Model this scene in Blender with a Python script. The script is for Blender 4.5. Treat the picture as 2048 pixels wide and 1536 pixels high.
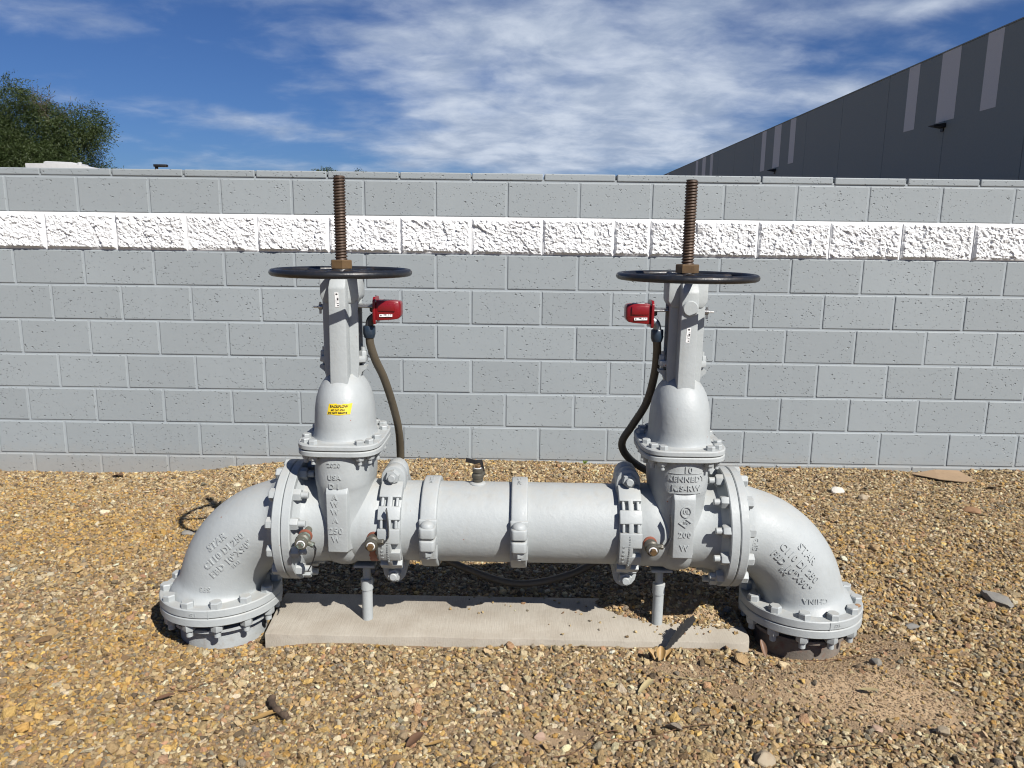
import bpy, bmesh, math, random
import numpy as np
from mathutils import Vector, Matrix, noise

random.seed(7); np.random.seed(7)
scene = bpy.context.scene
for o in list(bpy.data.objects): bpy.data.objects.remove(o)
C = scene.collection
PI = math.pi
R = math.radians

# ------------------------------------------------------------------ camera
CAM_Z = 1.40
pitch, yaw, roll = 0.188092561, -8.067e-03, 1.276e-02
fwd = Vector((math.sin(yaw)*math.cos(pitch), math.cos(yaw)*math.cos(pitch), -math.sin(pitch)))
rgt = Vector((math.cos(yaw), -math.sin(yaw), 0)); upv = rgt.cross(fwd)
rg = rgt*math.cos(roll)+upv*math.sin(roll); up = upv*math.cos(roll)-rgt*math.sin(roll)
cam = bpy.data.cameras.new('camera'); camo = bpy.data.objects.new('camera', cam); C.objects.link(camo)
cam.sensor_width = 36; cam.lens = 1538/2048*36; cam.clip_start = 0.05; cam.clip_end = 3000
camo.matrix_world = Matrix(((rg.x, up.x, -fwd.x, 0), (rg.y, up.y, -fwd.y, 0), (rg.z, up.z, -fwd.z, CAM_Z), (0, 0, 0, 1)))
scene.camera = camo

# ------------------------------------------------------------------ sun + sky
SUN_TO = Vector((0.825, -1.022, 1.243)).normalized()
sl = bpy.data.lights.new('sun', 'SUN'); sl.energy = 5.0; sl.angle = R(0.53); sl.color = (1.0, 0.955, 0.89)
so = bpy.data.objects.new('sun', sl); C.objects.link(so)
so.rotation_euler = (-SUN_TO).to_track_quat('-Z', 'Y').to_euler(); so.location = SUN_TO*30

world = bpy.data.worlds.new('World'); scene.world = world; world.use_nodes = True
SKY_STRENGTH = 0.05
scene.view_settings.view_transform = 'Standard'; scene.view_settings.look = 'None'
scene.view_settings.exposure = 0.75; scene.view_settings.gamma = 1.0
scene.view_settings.use_curve_mapping = False
scene.render.engine = 'CYCLES'
scene.render.resolution_x = 1024; scene.render.resolution_y = 768
cy = scene.cycles; cy.use_adaptive_sampling = True; cy.adaptive_threshold = .02; cy.use_denoising = True; cy.time_limit = 1000
cy.filter_width = 1.1; cy.max_bounces = 5; cy.diffuse_bounces = 2; cy.glossy_bounces = 3; cy.transmission_bounces = 3; cy.transparent_max_bounces = 4

class NT:
    """tiny node-tree helper"""
    def __init__(s, tree): s.t = tree; s.t.nodes.clear()
    def n(s, kind, **kw):
        nd = s.t.nodes.new(kind)
        for k, v in kw.items():
            if k == 'i':
                for kk, vv in v.items():
                    if hasattr(vv, 'is_output') or isinstance(vv, bpy.types.NodeSocket): s.t.links.new(vv, nd.inputs[kk])
                    else: nd.inputs[kk].default_value = vv
            else: setattr(nd, k, v)
        return nd
    def m(s, op, a, b=0.0, c=0.0, clamp=False):
        nd = s.n('ShaderNodeMath', operation=op, use_clamp=clamp)
        for k, v in enumerate((a, b, c)):
            if isinstance(v, bpy.types.NodeSocket): s.t.links.new(v, nd.inputs[k])
            else: nd.inputs[k].default_value = v
        return nd.outputs[0]
    def mix(s, f, a, b, mode='MIX'):
        nd = s.n('ShaderNodeMix', data_type='RGBA', blend_type=mode)
        for k, v in ((0, f), (6, a), (7, b)):
            if isinstance(v, bpy.types.NodeSocket): s.t.links.new(v, nd.inputs[k])
            else: nd.inputs[k].default_value = v if k == 0 else (*v, 1) if len(v) == 3 else v
        return nd.outputs[2]
    def noise(s, vec, scale, detail=3, rough=.5, dist=0.0):
        nd = s.n('ShaderNodeTexNoise', i={'Scale': scale, 'Detail': detail, 'Roughness': rough, 'Distortion': dist})
        if vec is not None: s.t.links.new(vec, nd.inputs['Vector'])
        return nd.outputs['Fac']
    def mr(s, v, a, b, c=0.0, d=1.0, smooth=False):
        nd = s.n('ShaderNodeMapRange', i={0: v, 1: a, 2: b, 3: c, 4: d})
        if smooth: nd.interpolation_type = 'SMOOTHSTEP'
        return nd.outputs[0]
    def link(s, a, b): s.t.links.new(a, b)

def build_world():
    w = NT(world.node_tree)
    sky = w.n('ShaderNodeTexSky', sky_type='NISHITA', sun_disc=False)
    sky.sun_elevation = math.asin(SUN_TO.z); sky.sun_rotation = math.atan2(SUN_TO.x, SUN_TO.y)
    sky.altitude = 400; sky.air_density = 1.0; sky.dust_density = 0.6; sky.ozone_density = 3.0
    tc = w.n('ShaderNodeTexCoord').outputs['Generated']
    sx = w.n('ShaderNodeSeparateXYZ', i={0: tc})
    x, y, z = sx.outputs
    az = w.m('ARCTAN2', x, y); el = w.m('ARCSINE', z)
    # cloud layer seen in perspective: project the view direction on a flat deck
    zz = w.m('ADD', w.m('MAXIMUM', z, 0.0), 0.20)
    u = w.m('DIVIDE', x, zz); v = w.m('DIVIDE', y, zz)
    vec = w.n('ShaderNodeCombineXYZ', i={0: u, 1: w.m('MULTIPLY', v, 1.15), 2: 0.0}).outputs[0]
    n1 = w.noise(vec, 1.9, 8, 0.52, 0.25)
    n2 = w.noise(vec, 6.0, 7, 0.55, 0.3)
    fine = w.m('ADD', w.m('MULTIPLY', n1, 0.62), w.m('MULTIPLY', n2, 0.38))
    cov = None
    # (azimuth, elevation, half-width, half-height, amount): where the cloud banks stand in the sky
    blobs = [(0.15, 0.225, 0.21, 0.085, .36), (-0.02, 0.180, 0.12, 0.06, .33), (0.10, 0.14, 0.16, 0.04, .34),
             (0.03, 0.10, 0.18, 0.022, .27), (0.24, 0.115, 0.07, 0.018, .20), (-0.22, 0.262, 0.17, 0.06, .20),
             (-0.56, 0.225, 0.10, 0.022, .22), (-0.44, 0.143, 0.10, 0.008, .16), (-0.315, 0.128, 0.065, 0.012, .21),
             (-0.215, 0.117, 0.06, 0.010, .19), (-0.30, 0.082, 0.16, 0.010, .19), (0.41, 0.165, 0.085, 0.016, .27), (0.47, 0.25, 0.11, 0.012, .25),
             (-0.14, 0.088, 0.03, 0.006, .2), (-0.12, 0.104, 0.06, 0.006, .2)]
    for (a0, e0, wa, we, k) in blobs:
        du = w.m('DIVIDE', w.m('SUBTRACT', az, a0), wa); dv = w.m('DIVIDE', w.m('SUBTRACT', el, e0), we)
        d = w.m('ADD', w.m('MULTIPLY', du, du), w.m('MULTIPLY', dv, dv))
        g = w.m('MULTIPLY', w.m('POWER', 2.718, w.m('MULTIPLY', d, -0.8)), k)
        cov = g if cov is None else w.m('ADD', cov, g)
    cov = w.m('MINIMUM', cov, 0.42)
    # generic scattered cover for the sky out of frame
    behind = w.mr(w.m('ABSOLUTE', az), 0.62, 0.95, 0.0, 0.09, True)
    high = w.mr(el, 0.29, 0.5, 0.0, 0.09, True)
    cov = w.m('ADD', cov, w.m('MAXIMUM', behind, high))
    dens = w.mr(w.m('ADD', fine, cov), 0.54, 0.98, 0.0, 1.0, True)
    n3 = w.noise(vec, 4.2, 7, 0.6, 0.3)
    shade = w.mr(n3, 0.30, 0.72, 0.0, 1.0, True)
    ccol = w.mix(shade, (0.215, 0.262, 0.35), (0.39, 0.43, 0.495))
    clear = w.mix(1.0, sky.outputs[0], (0.345, 0.51, 0.82), 'MULTIPLY')
    skyc = w.n('ShaderNodeVectorMath', operation='SCALE', i={0: clear, 'Scale': SKY_STRENGTH}).outputs[0]
    col = w.mix(w.m('MULTIPLY', dens, 0.93), skyc, ccol)
    bg = w.n('ShaderNodeBackground', i={'Color': col, 'Strength': 1.0})
    out = w.n('ShaderNodeOutputWorld', i={'Surface': bg.outputs[0]})
build_world()

# ------------------------------------------------------------------ materials
MATS = {}
def material(name):
    m = bpy.data.materials.new(name); m.use_nodes = True; MATS[name] = m
    return m, NT(m.node_tree)
def finish(nt, bsdf):
    nt.n('ShaderNodeOutputMaterial', i={'Surface': bsdf.outputs[0]})
def principled(nt, **kw):
    return nt.n('ShaderNodeBsdfPrincipled', i={k.replace('_', ' '): v for k, v in kw.items()})
def bump(nt, h, strength, dist, normal=None):
    i = {'Height': h, 'Strength': strength, 'Distance': dist}
    if normal is not None: i['Normal'] = normal
    return nt.n('ShaderNodeBump', i=i).outputs[0]
def c4(c): return (*c, 1)

AL = 0.66      # the picture is exposed 0.75 stops up, so surfaces keep their darker real-world values
def sc3(c, k=AL): return tuple(v*k for v in c)
def paint(name, col, rough=.42, grain=140, gs=.25, gd=.0012, var=.07, dirt=(.30, .26, .20), dk=.12, metallic=0.0, spec=.5, speck=None, world_co=True):
    col = sc3(col); dirt = sc3(dirt); speck = (speck[0], speck[1], sc3(speck[2])) if speck else None
    m, t = material(name)
    co = t.n('ShaderNodeNewGeometry').outputs['Position'] if world_co else t.n('ShaderNodeTexCoord').outputs['Object']
    n = t.noise(co, 9, 5, .6); n2 = t.noise(co, 38, 4, .65); ng = t.noise(co, grain, 3, .6)
    lo = tuple(c*(1-var) for c in col); hi = tuple(min(1, c*(1+var)) for c in col)
    c = t.mix(t.mr(n, .3, .7), lo, hi)
    c = t.mix(t.m('MULTIPLY', t.mr(n2, .52, .78), dk), c, dirt)
    if speck:
        c = t.mix(t.mr(t.noise(co, speck[0], 3, .6), speck[1], speck[1]+.04), c, speck[2])
    rr = t.mr(n2, .3, .7, rough-.07, rough+.1)
    b = bump(t, ng, gs, gd); b = bump(t, n2, .25, .003, b)
    finish(t, principled(t, Base_Color=c, Roughness=rr, Metallic=metallic, Specular_IOR_Level=spec, Normal=b))
    return m

def pipe_paint():
    m, t = material('pipe_paint'); g = t.n('ShaderNodeNewGeometry'); co = g.outputs['Position']
    col = sc3((.438, .470, .478))
    n = t.noise(co, 7, 5, .6); n2 = t.noise(co, 34, 5, .65); ng = t.noise(co, 150, 3, .6); nc = t.noise(co, 55, 2, .5)
    c = t.mix(t.mr(n, .3, .7), tuple(v*.94 for v in col), tuple(v*1.05 for v in col))
    # drips and grime
    st = t.n('ShaderNodeVectorMath', operation='MULTIPLY', i={0: co, 1: (28.0, 28.0, 2.2)}).outputs[0]
    c = t.mix(t.mr(t.noise(st, 1.0, 4, .6), .58, .80, 0, .28), c, sc3((.30, .275, .235)))
    # dust settled on faces that look up
    up = t.mr(t.n('ShaderNodeSeparateXYZ', i={0: g.outputs['Normal']}).outputs[2], .55, .95)
    c = t.mix(t.m('MULTIPLY', up, t.mr(n2, .35, .75, .05, .40)), c, sc3((.47, .41, .32)))
    # paint chipped to the primer
    c = t.mix(t.mr(t.m('ADD', t.noise(co, 48, 3, .6), t.m('MULTIPLY', t.m('SUBTRACT', n, .5), .25)), .745, .765), c, sc3((.33, .12, .07)))
    b = bump(t, ng, .3, .0014); b = bump(t, nc, .22, .003, b); b = bump(t, n2, .25, .003, b)
    finish(t, principled(t, Base_Color=c, Roughness=t.mr(n2, .3, .7, .44, .62), Specular_IOR_Level=.4, Normal=b)); return m
PIPE = pipe_paint()
PIPE_DARK = paint('gland_iron', (.06, .055, .05), .6)
STUB = paint('stub_paint', (.43, .46, .468), .5, 120, .4, .002, .1, (.26, .20, .15), .5)
STUB_DIRTY = paint('stub_dirty', (.20, .175, .15), .7, 120, .5, .003, .25, (.20, .07, .04), .6)
BLACK = paint('wheel_black', (.014, .016, .020), .38, 220, .3, .0008, .2, (.05, .03, .02), .6, speck=(70, .70, (.13, .085, .055)))
RUST = paint('stem_rust', (.100, .066, .046), .5, 200, .5, .001, .35, (.05, .03, .02), .6, .35)
BRONZE = paint('nut_bronze', (.17, .105, .048), .5, 150, .5, .001, .3, (.07, .04, .025), .7, .3)
COCK = paint('cock_bronze', (.115, .108, .088), .45, 150, .4, .001, .25, (.06, .045, .03), .6, .35)
PATINA = paint('cock_patina', (.15, .145, .115), .5, 120, .4, .001, .25, (.33, .52, .47), 1.0, .25)
STEEL = paint('bright_steel', (.42, .42, .42), .3, 150, .2, .0006, .1, (.2, .2, .2), .3, .85)
GALV = paint('galvanised', (.34, .37, .40), .35, 150, .2, .0006, .12, (.2, .2, .2), .3, .6)
DARKSTEEL = paint('dark_steel', (.05, .05, .052), .4, 150, .3, .001, .2)
TAPE = paint('white_tape', (.8, .8, .8), .6)
RED = paint('switch_red', (.235, .006, .012), .30, 90, .12, .0006, .06, (.10, .01, .01), .3)
REDRUST = paint('red_primer', (.27, .085, .05), .6, 120, .4, .002, .2)
BLACKPL = paint('black_plastic', (.012, .012, .014), .45)
NAVY = paint('connector_blue', (.018, .035, .060), .4)
CONDUIT = paint('conduit_olive', (.105, .086, .058), .5, 90, .2, .001, .12, (.05, .042, .03), .4)
YELLOW = paint('yellow_vinyl', (.85, .62, .02), .4, 60, .05, .0004, .04, (.8, .7, .3), .2)
INK = paint('ink', (.05, .04, .015), .6)
WHITELBL = paint('white_label', (.82, .82, .82), .5, 60, .03, .0003, .02)
BLUEPL = paint('blue_plastic', (.01, .05, .28), .4)
CARD = paint('cardboard', (.36, .25, .15), .8, 90, .2, .001, .08, (.24, .16, .09), .4)
BARK = paint('bark', (.10, .065, .04), .85, 90, .8, .004, .35, (.2, .14, .1), .5)
TRUNK = paint('trunk_bark', (.10, .085, .05), .85, 20, .8, .02, .3)
LEAFDRY = paint('leaf_dry', (.40, .25, .09), .55, 90, .2, .001, .15, (.3, .16, .05), .5)
LEAFPALE = paint('leaf_pale', (.46, .38, .20), .6, 90, .2, .001, .15, (.3, .2, .1), .5)
LEAFBROWN = paint('leaf_brown', (.16, .085, .045), .6, 90, .2, .001, .2)
FEATHER = paint('feather', (.010, .010, .011), .9, 200, .3, .001, .3)
STEMGREEN = paint('sprout_green', (.22, .32, .06), .5)
ROCKTAN = paint('rock_tan', (.40, .33, .23), .8, 60, .6, .003, .2, (.3, .2, .12), .6)
ROCKGREY = paint('rock_grey', (.21, .20, .18), .75, 60, .6, .003, .25, (.35, .3, .2), .6)
ROCKBROWN = paint('rock_brown', (.30, .17, .085), .8, 60, .6, .003, .2)
ROCKWHITE = paint('rock_white', (.60, .57, .51), .75, 60, .6, .003, .08)
ROCKPINK = paint('rock_pink', (.42, .29, .21), .8, 60, .6, .003, .15)
RVWHITE = paint('trailer_white', (.56, .57, .57), .4)
GLASSDARK = paint('dark_glass', (.02, .025, .03), .1)
WALLGREY = paint('tiltup_grey', (.270, .338, .345), .75, 4, .1, .01, .04, (.26, .30, .33), .1)
WALLSTRIPE = paint('tiltup_stripe', (.74, .81, .83), .75, 4, .1, .01, .03, (.74, .76, .80), .1)
LAMPBLK = paint('lamp_black', (.012, .012, .014), .5)
ROOFM = paint('roof_grey', (.35, .35, .34), .8)

def wall_paint(name, col, pit=True, rough=.62):
    col = sc3(col)
    m, t = material(name)
    co = t.n('ShaderNodeNewGeometry').outputs['Position']
    info = t.n('ShaderNodeObjectInfo').outputs['Random']
    big = t.noise(co, 1.1, 5, .6); mid = t.noise(co, 22, 4, .65)
    c = t.mix(t.mr(big, .3, .7), tuple(k*.95 for k in col), tuple(min(1, k*1.05) for k in col))
    c = t.mix(t.mr(info, 0, 1, 0, .75), c, tuple(k*.89 for k in col))
    stv = t.n('ShaderNodeVectorMath', operation='MULTIPLY', i={0: co, 1: (9.0, 1.0, .7)}).outputs[0]
    c = t.mix(t.mr(t.noise(stv, 1.0, 4, .6), .60, .82, 0, .16), c, tuple(min(1, k*1.22) for k in col))
    zc = t.n('ShaderNodeSeparateXYZ', i={0: co}).outputs[2]
    c = t.mix(t.m('MULTIPLY', t.mr(t.m('ADD', zc, t.m('MULTIPLY', t.m('SUBTRACT', mid, .5), .16)), .16, .01), .30), c, sc3((.40, .33, .25)))      # soil splashed up the foot of the wall
    h = t.noise(co, 160, 4, .7)
    b = bump(t, h, .35, .0016)
    b = bump(t, mid, .3, .003, b)
    if pit:
        wob = t.n('ShaderNodeTexNoise', i={'Vector': co, 'Scale': 90.0, 'Detail': 2.0}).outputs['Color']
        co2 = t.n('ShaderNodeVectorMath', operation='ADD', i={0: co, 1: t.n('ShaderNodeVectorMath', operation='SCALE', i={0: wob, 'Scale': .010}).outputs[0]}).outputs[0]
        mp = t.n('ShaderNodeMapping', i={'Vector': co2, 'Rotation': (0, R(22), 0), 'Scale': (1.0, 1, 1.7)}).outputs[0]
        patch = t.noise(co, 5.0, 3, .6)
        tot = None
        for sc_, gate, rad in ((34.0, .84, .25), (80.0, .76, .30)):
            vo = t.n('ShaderNodeTexVoronoi', voronoi_dimensions='3D', i={'Vector': mp, 'Scale': sc_})
            g_ = t.m('GREATER_THAN', t.m('ADD', t.n('ShaderNodeSeparateColor', i={0: vo.outputs['Color']}).outputs[0], t.m('MULTIPLY', t.m('SUBTRACT', patch, .5), .9)), gate)
            p_ = t.m('MULTIPLY', t.mr(vo.outputs['Distance'], rad, rad*.45, 0, 1, True), g_)
            tot = p_ if tot is None else t.m('MAXIMUM', tot, p_)
        b = bump(t, t.m('SUBTRACT', 1.0, tot), .85, .006, b)
        c = t.mix(t.m('MULTIPLY', t.mr(tot, .6, 1.0), .4), c, (.06, .063, .067))
    finish(t, principled(t, Base_Color=c, Roughness=rough, Specular_IOR_Level=.35, Normal=b))
    return m
BLOCK = wall_paint('block_grey', (.343, .380, .398))
MORTAR = wall_paint('mortar_grey', (.39, .432, .458), False)
SPLIT = wall_paint('split_white', (.94, .955, .965), False)
MORTARW = wall_paint('mortar_white', (1.10, 1.11, 1.12), False)

def brick_far():
    m, t = material('far_blockwork')
    co = t.n('ShaderNodeNewGeometry').outputs['Position']
    s = t.n('ShaderNodeSeparateXYZ', i={0: co})
    v = t.n('ShaderNodeCombineXYZ', i={0: t.m('ADD', s.outputs[0], 2.92), 1: t.m('SUBTRACT', s.outputs[2], 1.711+.2032*20), 2: 0.0}).outputs[0]
    br = t.n('ShaderNodeTexBrick', offset=.5, i={'Vector': v, 'Color1': c4(sc3((.335, .362, .388))), 'Color2': c4(sc3((.32, .35, .375))), 'Mortar': c4(sc3((.41, .43, .45))),
             'Scale': 1.0, 'Mortar Size': .004, 'Brick Width': .4064, 'Row Height': .2032, 'Mortar Smooth': .1})
    b = bump(t, t.m('SUBTRACT', 1.0, br.outputs['Fac']), .6, .004)
    finish(t, principled(t, Base_Color=br.outputs['Color'], Roughness=.65, Normal=b))
    return m
FARBLOCK = brick_far()

def concrete():
    m, t = material('broom_concrete')
    co = t.n('ShaderNodeNewGeometry').outputs['Position']
    st = t.n('ShaderNodeMapping', i={'Vector': co, 'Scale': (1, .05, .4), 'Rotation': (0, 0, R(-4))}).outputs[0]
    lines = t.noise(st, 240, 3, .6); big = t.noise(co, 5, 6, .65); mid = t.noise(co, 40, 5, .7)
    c = t.mix(t.mr(big, .3, .7), (.262, .236, .194), (.345, .320, .274))
    c = t.mix(t.mr(lines, .45, .75, 0, .28), c, (.22, .195, .158))
    c = t.mix(t.mr(t.noise(co, 2.6, 6, .7), .52, .72, 0, .5), c, (.20, .165, .125))
    c = t.mix(t.mr(mid, .55, .8, 0, .5), c, (.20, .16, .115))
    b = bump(t, lines, .5, .003); b = bump(t, mid, .4, .003, b)
    finish(t, principled(t, Base_Color=c, Roughness=.85, Specular_IOR_Level=.2, Normal=b))
    return m
CONC = concrete()

def soil():
    m, t = material('gravel_soil')
    co = t.n('ShaderNodeNewGeometry').outputs['Position']
    big = t.noise(co, 2.2, 5, .6); fine = t.noise(co, 60, 6, .7)
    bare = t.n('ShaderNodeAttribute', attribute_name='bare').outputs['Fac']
    c = t.mix(t.mr(t.m('ADD', bare, t.m('MULTIPLY', t.m('SUBTRACT', big, .5), .5)), .25, .6), (.215, .155, .098), (.375, .275, .170))  # bed colour darkened for shade between the stones; bare dusty soil stays paler
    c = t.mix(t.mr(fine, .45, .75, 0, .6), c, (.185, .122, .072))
    vo = t.n('ShaderNodeTexVoronoi', i={'Vector': co, 'Scale': 75.0})
    peb = t.mix(t.n('ShaderNodeSeparateColor', i={0: vo.outputs['Color']}).outputs[0], (.11, .075, .044), (.35, .28, .18))
    # stones too far off to the side to be set out one by one
    s = t.n('ShaderNodeSeparateXYZ', i={0: co})
    far = t.mr(t.m('SUBTRACT', t.m('ABSOLUTE', s.outputs[0]), t.m('MULTIPLY', s.outputs[1], .82)), .35, .6)
    far = t.m('MAXIMUM', far, t.mr(s.outputs[1], 1.5, 1.3, 0, 1))
    c = t.mix(far, c, peb)
    b = bump(t, fine, .8, .010); b = bump(t, t.noise(co, 190, 3, .7), .6, .004, b)
    b = bump(t, t.m('MULTIPLY', t.m('SUBTRACT', 1.0, vo.outputs['Distance']), far), .6, .008, b)
    finish(t, principled(t, Base_Color=c, Roughness=.95, Specular_IOR_Level=.15, Normal=b))
    return m
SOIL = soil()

def pebble_mat():
    m, t = material('pebble')
    at = t.n('ShaderNodeAttribute', attribute_type='INSTANCER', attribute_name='tint').outputs['Color']
    co = t.n('ShaderNodeTexCoord').outputs['Object']
    n = t.noise(co, 2.2, 4, .65)
    c = t.mix(t.mr(n, .35, .7, 0, .45), at, t.mix(1.0, at, (.55, .48, .40), 'MULTIPLY'))
    finish(t, principled(t, Base_Color=c, Roughness=.62, Specular_IOR_Level=.4, Normal=bump(t, n, .5, .15)))
    return m
PEBBLE = pebble_mat()

def foliage_mat(name, a, b, tr):
    m, t = material(name)
    co = t.n('ShaderNodeNewGeometry').outputs['Position']
    n = t.noise(co, 1.6, 4, .6)
    c = t.mix(t.mr(n, .35, .65), a, b)
    c = t.mix(t.mr(t.noise(co, 14, 2, .5), .4, .7, 0, .5), c, tuple(k*.6 for k in a))
    d = principled(t, Base_Color=c, Roughness=.55, Specular_IOR_Level=.3)
    tl = t.n('ShaderNodeBsdfTranslucent', i={'Color': t.mix(1.0, c, (1.0, 1.05, .5), 'MULTIPLY')})
    mx = t.n('ShaderNodeMixShader', i={0: tr, 1: d.outputs[0], 2: tl.outputs[0]})
    finish(t, mx)
    return m
LEAVES = foliage_mat('mesquite_leaf', (.028, .047, .014), (.056, .078, .025), .3)

def barcode_mat():
    m, t = material('barcode_print')
    co = t.n('ShaderNodeTexCoord').outputs['Generated']
    s = t.n('ShaderNodeSeparateXYZ', i={0: co})
    u = t.n('ShaderNodeCombineXYZ', i={0: t.m('MULTIPLY', s.outputs[0], 26.0), 1: 0.0, 2: 0.0}).outputs[0]
    wn = t.n('ShaderNodeTexWhiteNoise', noise_dimensions='1D'); t.link(t.m('FLOOR', t.m('MULTIPLY', s.outputs[0], 34.0)), wn.inputs['W'])
    bars = t.m('GREATER_THAN', wn.outputs['Value'], .38)
    inx = t.m('MULTIPLY', t.m('GREATER_THAN', s.outputs[0], .30), t.m('LESS_THAN', s.outputs[0], .93))
    iny = t.m('MULTIPLY', t.m('GREATER_THAN', s.outputs[2], .5), t.m('LESS_THAN', s.outputs[2], .93))
    logo = t.m('LESS_THAN', t.m('ADD', t.m('POWER', t.m('MULTIPLY', t.m('SUBTRACT', s.outputs[0], .12), 5.0), 2.0), t.m('POWER', t.m('SUBTRACT', s.outputs[2], .5), 2.0)), .09)
    txt = t.m('MULTIPLY', t.m('MULTIPLY', t.m('GREATER_THAN', s.outputs[0], .48), t.m('LESS_THAN', s.outputs[0], .78)), t.m('MULTIPLY', t.m('GREATER_THAN', s.outputs[2], .18), t.m('LESS_THAN', s.outputs[2], .36)))
    k = t.m('MAXIMUM', t.m('MAXIMUM', t.m('MULTIPLY', t.m('MULTIPLY', inx, iny), bars), logo), t.m('MULTIPLY', txt, .6))
    finish(t, principled(t, Base_Color=t.mix(k, (.60, .60, .60), (.02, .02, .02)), Roughness=.5))
    return m
BARCODE = barcode_mat()

# ------------------------------------------------------------------ mesh helpers
class MB:
    def __init__(s): s.v = []; s.f = []
    def add(s, vf, xf=None):
        v, f = vf; k = len(s.v)
        for p in v:
            p = Vector(p)
            s.v.append(tuple(xf @ p) if xf is not None else tuple(p))
        s.f += [tuple(i+k for i in q) for q in f]
        return s

def box(x0, x1, y0, y1, z0, z1):
    v = [(x, y, z) for z in (z0, z1) for y in (y0, y1) for x in (x0, x1)]
    return v, [(0, 2, 3, 1), (4, 5, 7, 6), (0, 1, 5, 4), (2, 6, 7, 3), (0, 4, 6, 2), (1, 3, 7, 5)]
def frame(d):
    d = Vector(d).normalized(); a = Vector((0, 0, 1)) if abs(d.z) < .95 else Vector((1, 0, 0))
    u = a.cross(d).normalized(); return u, d.cross(u), d
def rings(rs, cap0=True, cap1=True, closed=False):
    n = len(rs[0]); v = [tuple(p) for r in rs for p in r]; f = []
    m = len(rs)
    for i in range(m if closed else m-1):
        a = i*n; b = ((i+1) % m)*n
        for j in range(n): f.append((a+j, a+(j+1) % n, b+(j+1) % n, b+j))
    if not closed:
        if cap0: f.append(tuple(range(n-1, -1, -1)))
        if cap1: f.append(tuple(range((m-1)*n, m*n)))
    return v, f
def lathe(prof, origin, axis, seg=48, cap0=True, cap1=True):
    """prof: (distance along axis, radius)"""
    u, w, d = frame(axis); o = Vector(origin)
    return rings([[o+d*t+(u*math.cos(2*PI*j/seg)+w*math.sin(2*PI*j/seg))*r for j in range(seg)] for t, r in prof], cap0, cap1)
def cyl(p0, p1, r, seg=24, ch=0.0):
    p0 = Vector(p0); L = (Vector(p1)-p0).length; d = Vector(p1)-p0
    pr = [(0, r-ch), (ch, r), (L-ch, r), (L, r-ch)] if ch else [(0, r), (L, r)]
    return lathe(pr, p0, d, seg)
def hexa(p, axis, af, h, ch=.12, rot=0.0):
    r = af/math.sqrt(3); u, w, d = frame(axis); o = Vector(p)
    rs = []
    for t, k in ((0, 1.0), (h*(1-ch*1.5), 1.0), (h, 1-ch)):
        rs.append([o+d*t+(u*math.cos(PI/3*j+rot)+w*math.sin(PI/3*j+rot))*r*k for j in range(6)])
    return rings(rs)
def tube(pts, r, seg=14, cap=True):
    pts = [Vector(p) for p in pts]; rs = []; u = None
    for i, p in enumerate(pts):
        d = (pts[min(i+1, len(pts)-1)]-pts[max(i-1, 0)]).normalized()
        if u is None: u = frame(d)[0]
        u = (u-d*u.dot(d)).normalized(); w = d.cross(u)
        rr = r[i] if isinstance(r, (list, tuple)) else r
        rs.append([p+(u*math.cos(2*PI*j/seg)+w*math.sin(2*PI*j/seg))*rr for j in range(seg)])
    return rings(rs, cap, cap)
def spline(pts, n=8):
    pts = [Vector(p) for p in pts]; P = [pts[0]*2-pts[1]]+pts+[pts[-1]*2-pts[-2]]; out = []
    for i in range(1, len(P)-2):
        for k in range(n):
            t = k/n; a, b, c, d = P[i-1], P[i], P[i+1], P[i+2]
            out.append(.5*((2*b)+(c-a)*t+(2*a-5*b+4*c-d)*t*t+(3*b-a-3*c+d)*t**3))
    out.append(pts[-1]); return out
def superell(cx, cy, z, hx, hy, n=2.6, seg=56):
    out = []
    for j in range(seg):
        a = 2*PI*j/seg; c, s = math.cos(a), math.sin(a)
        out.append((cx+hx*math.copysign(abs(c)**(2/n), c), cy+hy*math.copysign(abs(s)**(2/n), s), z))
    return out
def prism(poly, a, b, fn):
    """poly in 2-D, swept from a to b; fn(u, v, t) -> xyz"""
    return rings([[fn(u, v, a) for u, v in poly], [fn(u, v, b) for u, v in poly]])
def sector(x0, x1, r0, r1, a0, a1, n=8):
    """ring-sector solid round the x axis; angle 0 = front (-y), positive = up"""
    v = []; f = []
    for i in range(n+1):
        a = a0+(a1-a0)*i/n
        for (x, r) in ((x0, r0), (x1, r0), (x1, r1), (x0, r1)): v.append((x, -r*math.cos(a), r*math.sin(a)))
    for i in range(n):
        for j in range(4): f.append((i*4+j, i*4+(j+1) % 4, (i+1)*4+(j+1) % 4, (i+1)*4+j))
    f.append((3, 2, 1, 0)); f.append((n*4, n*4+1, n*4+2, n*4+3))
    return v, f

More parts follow.
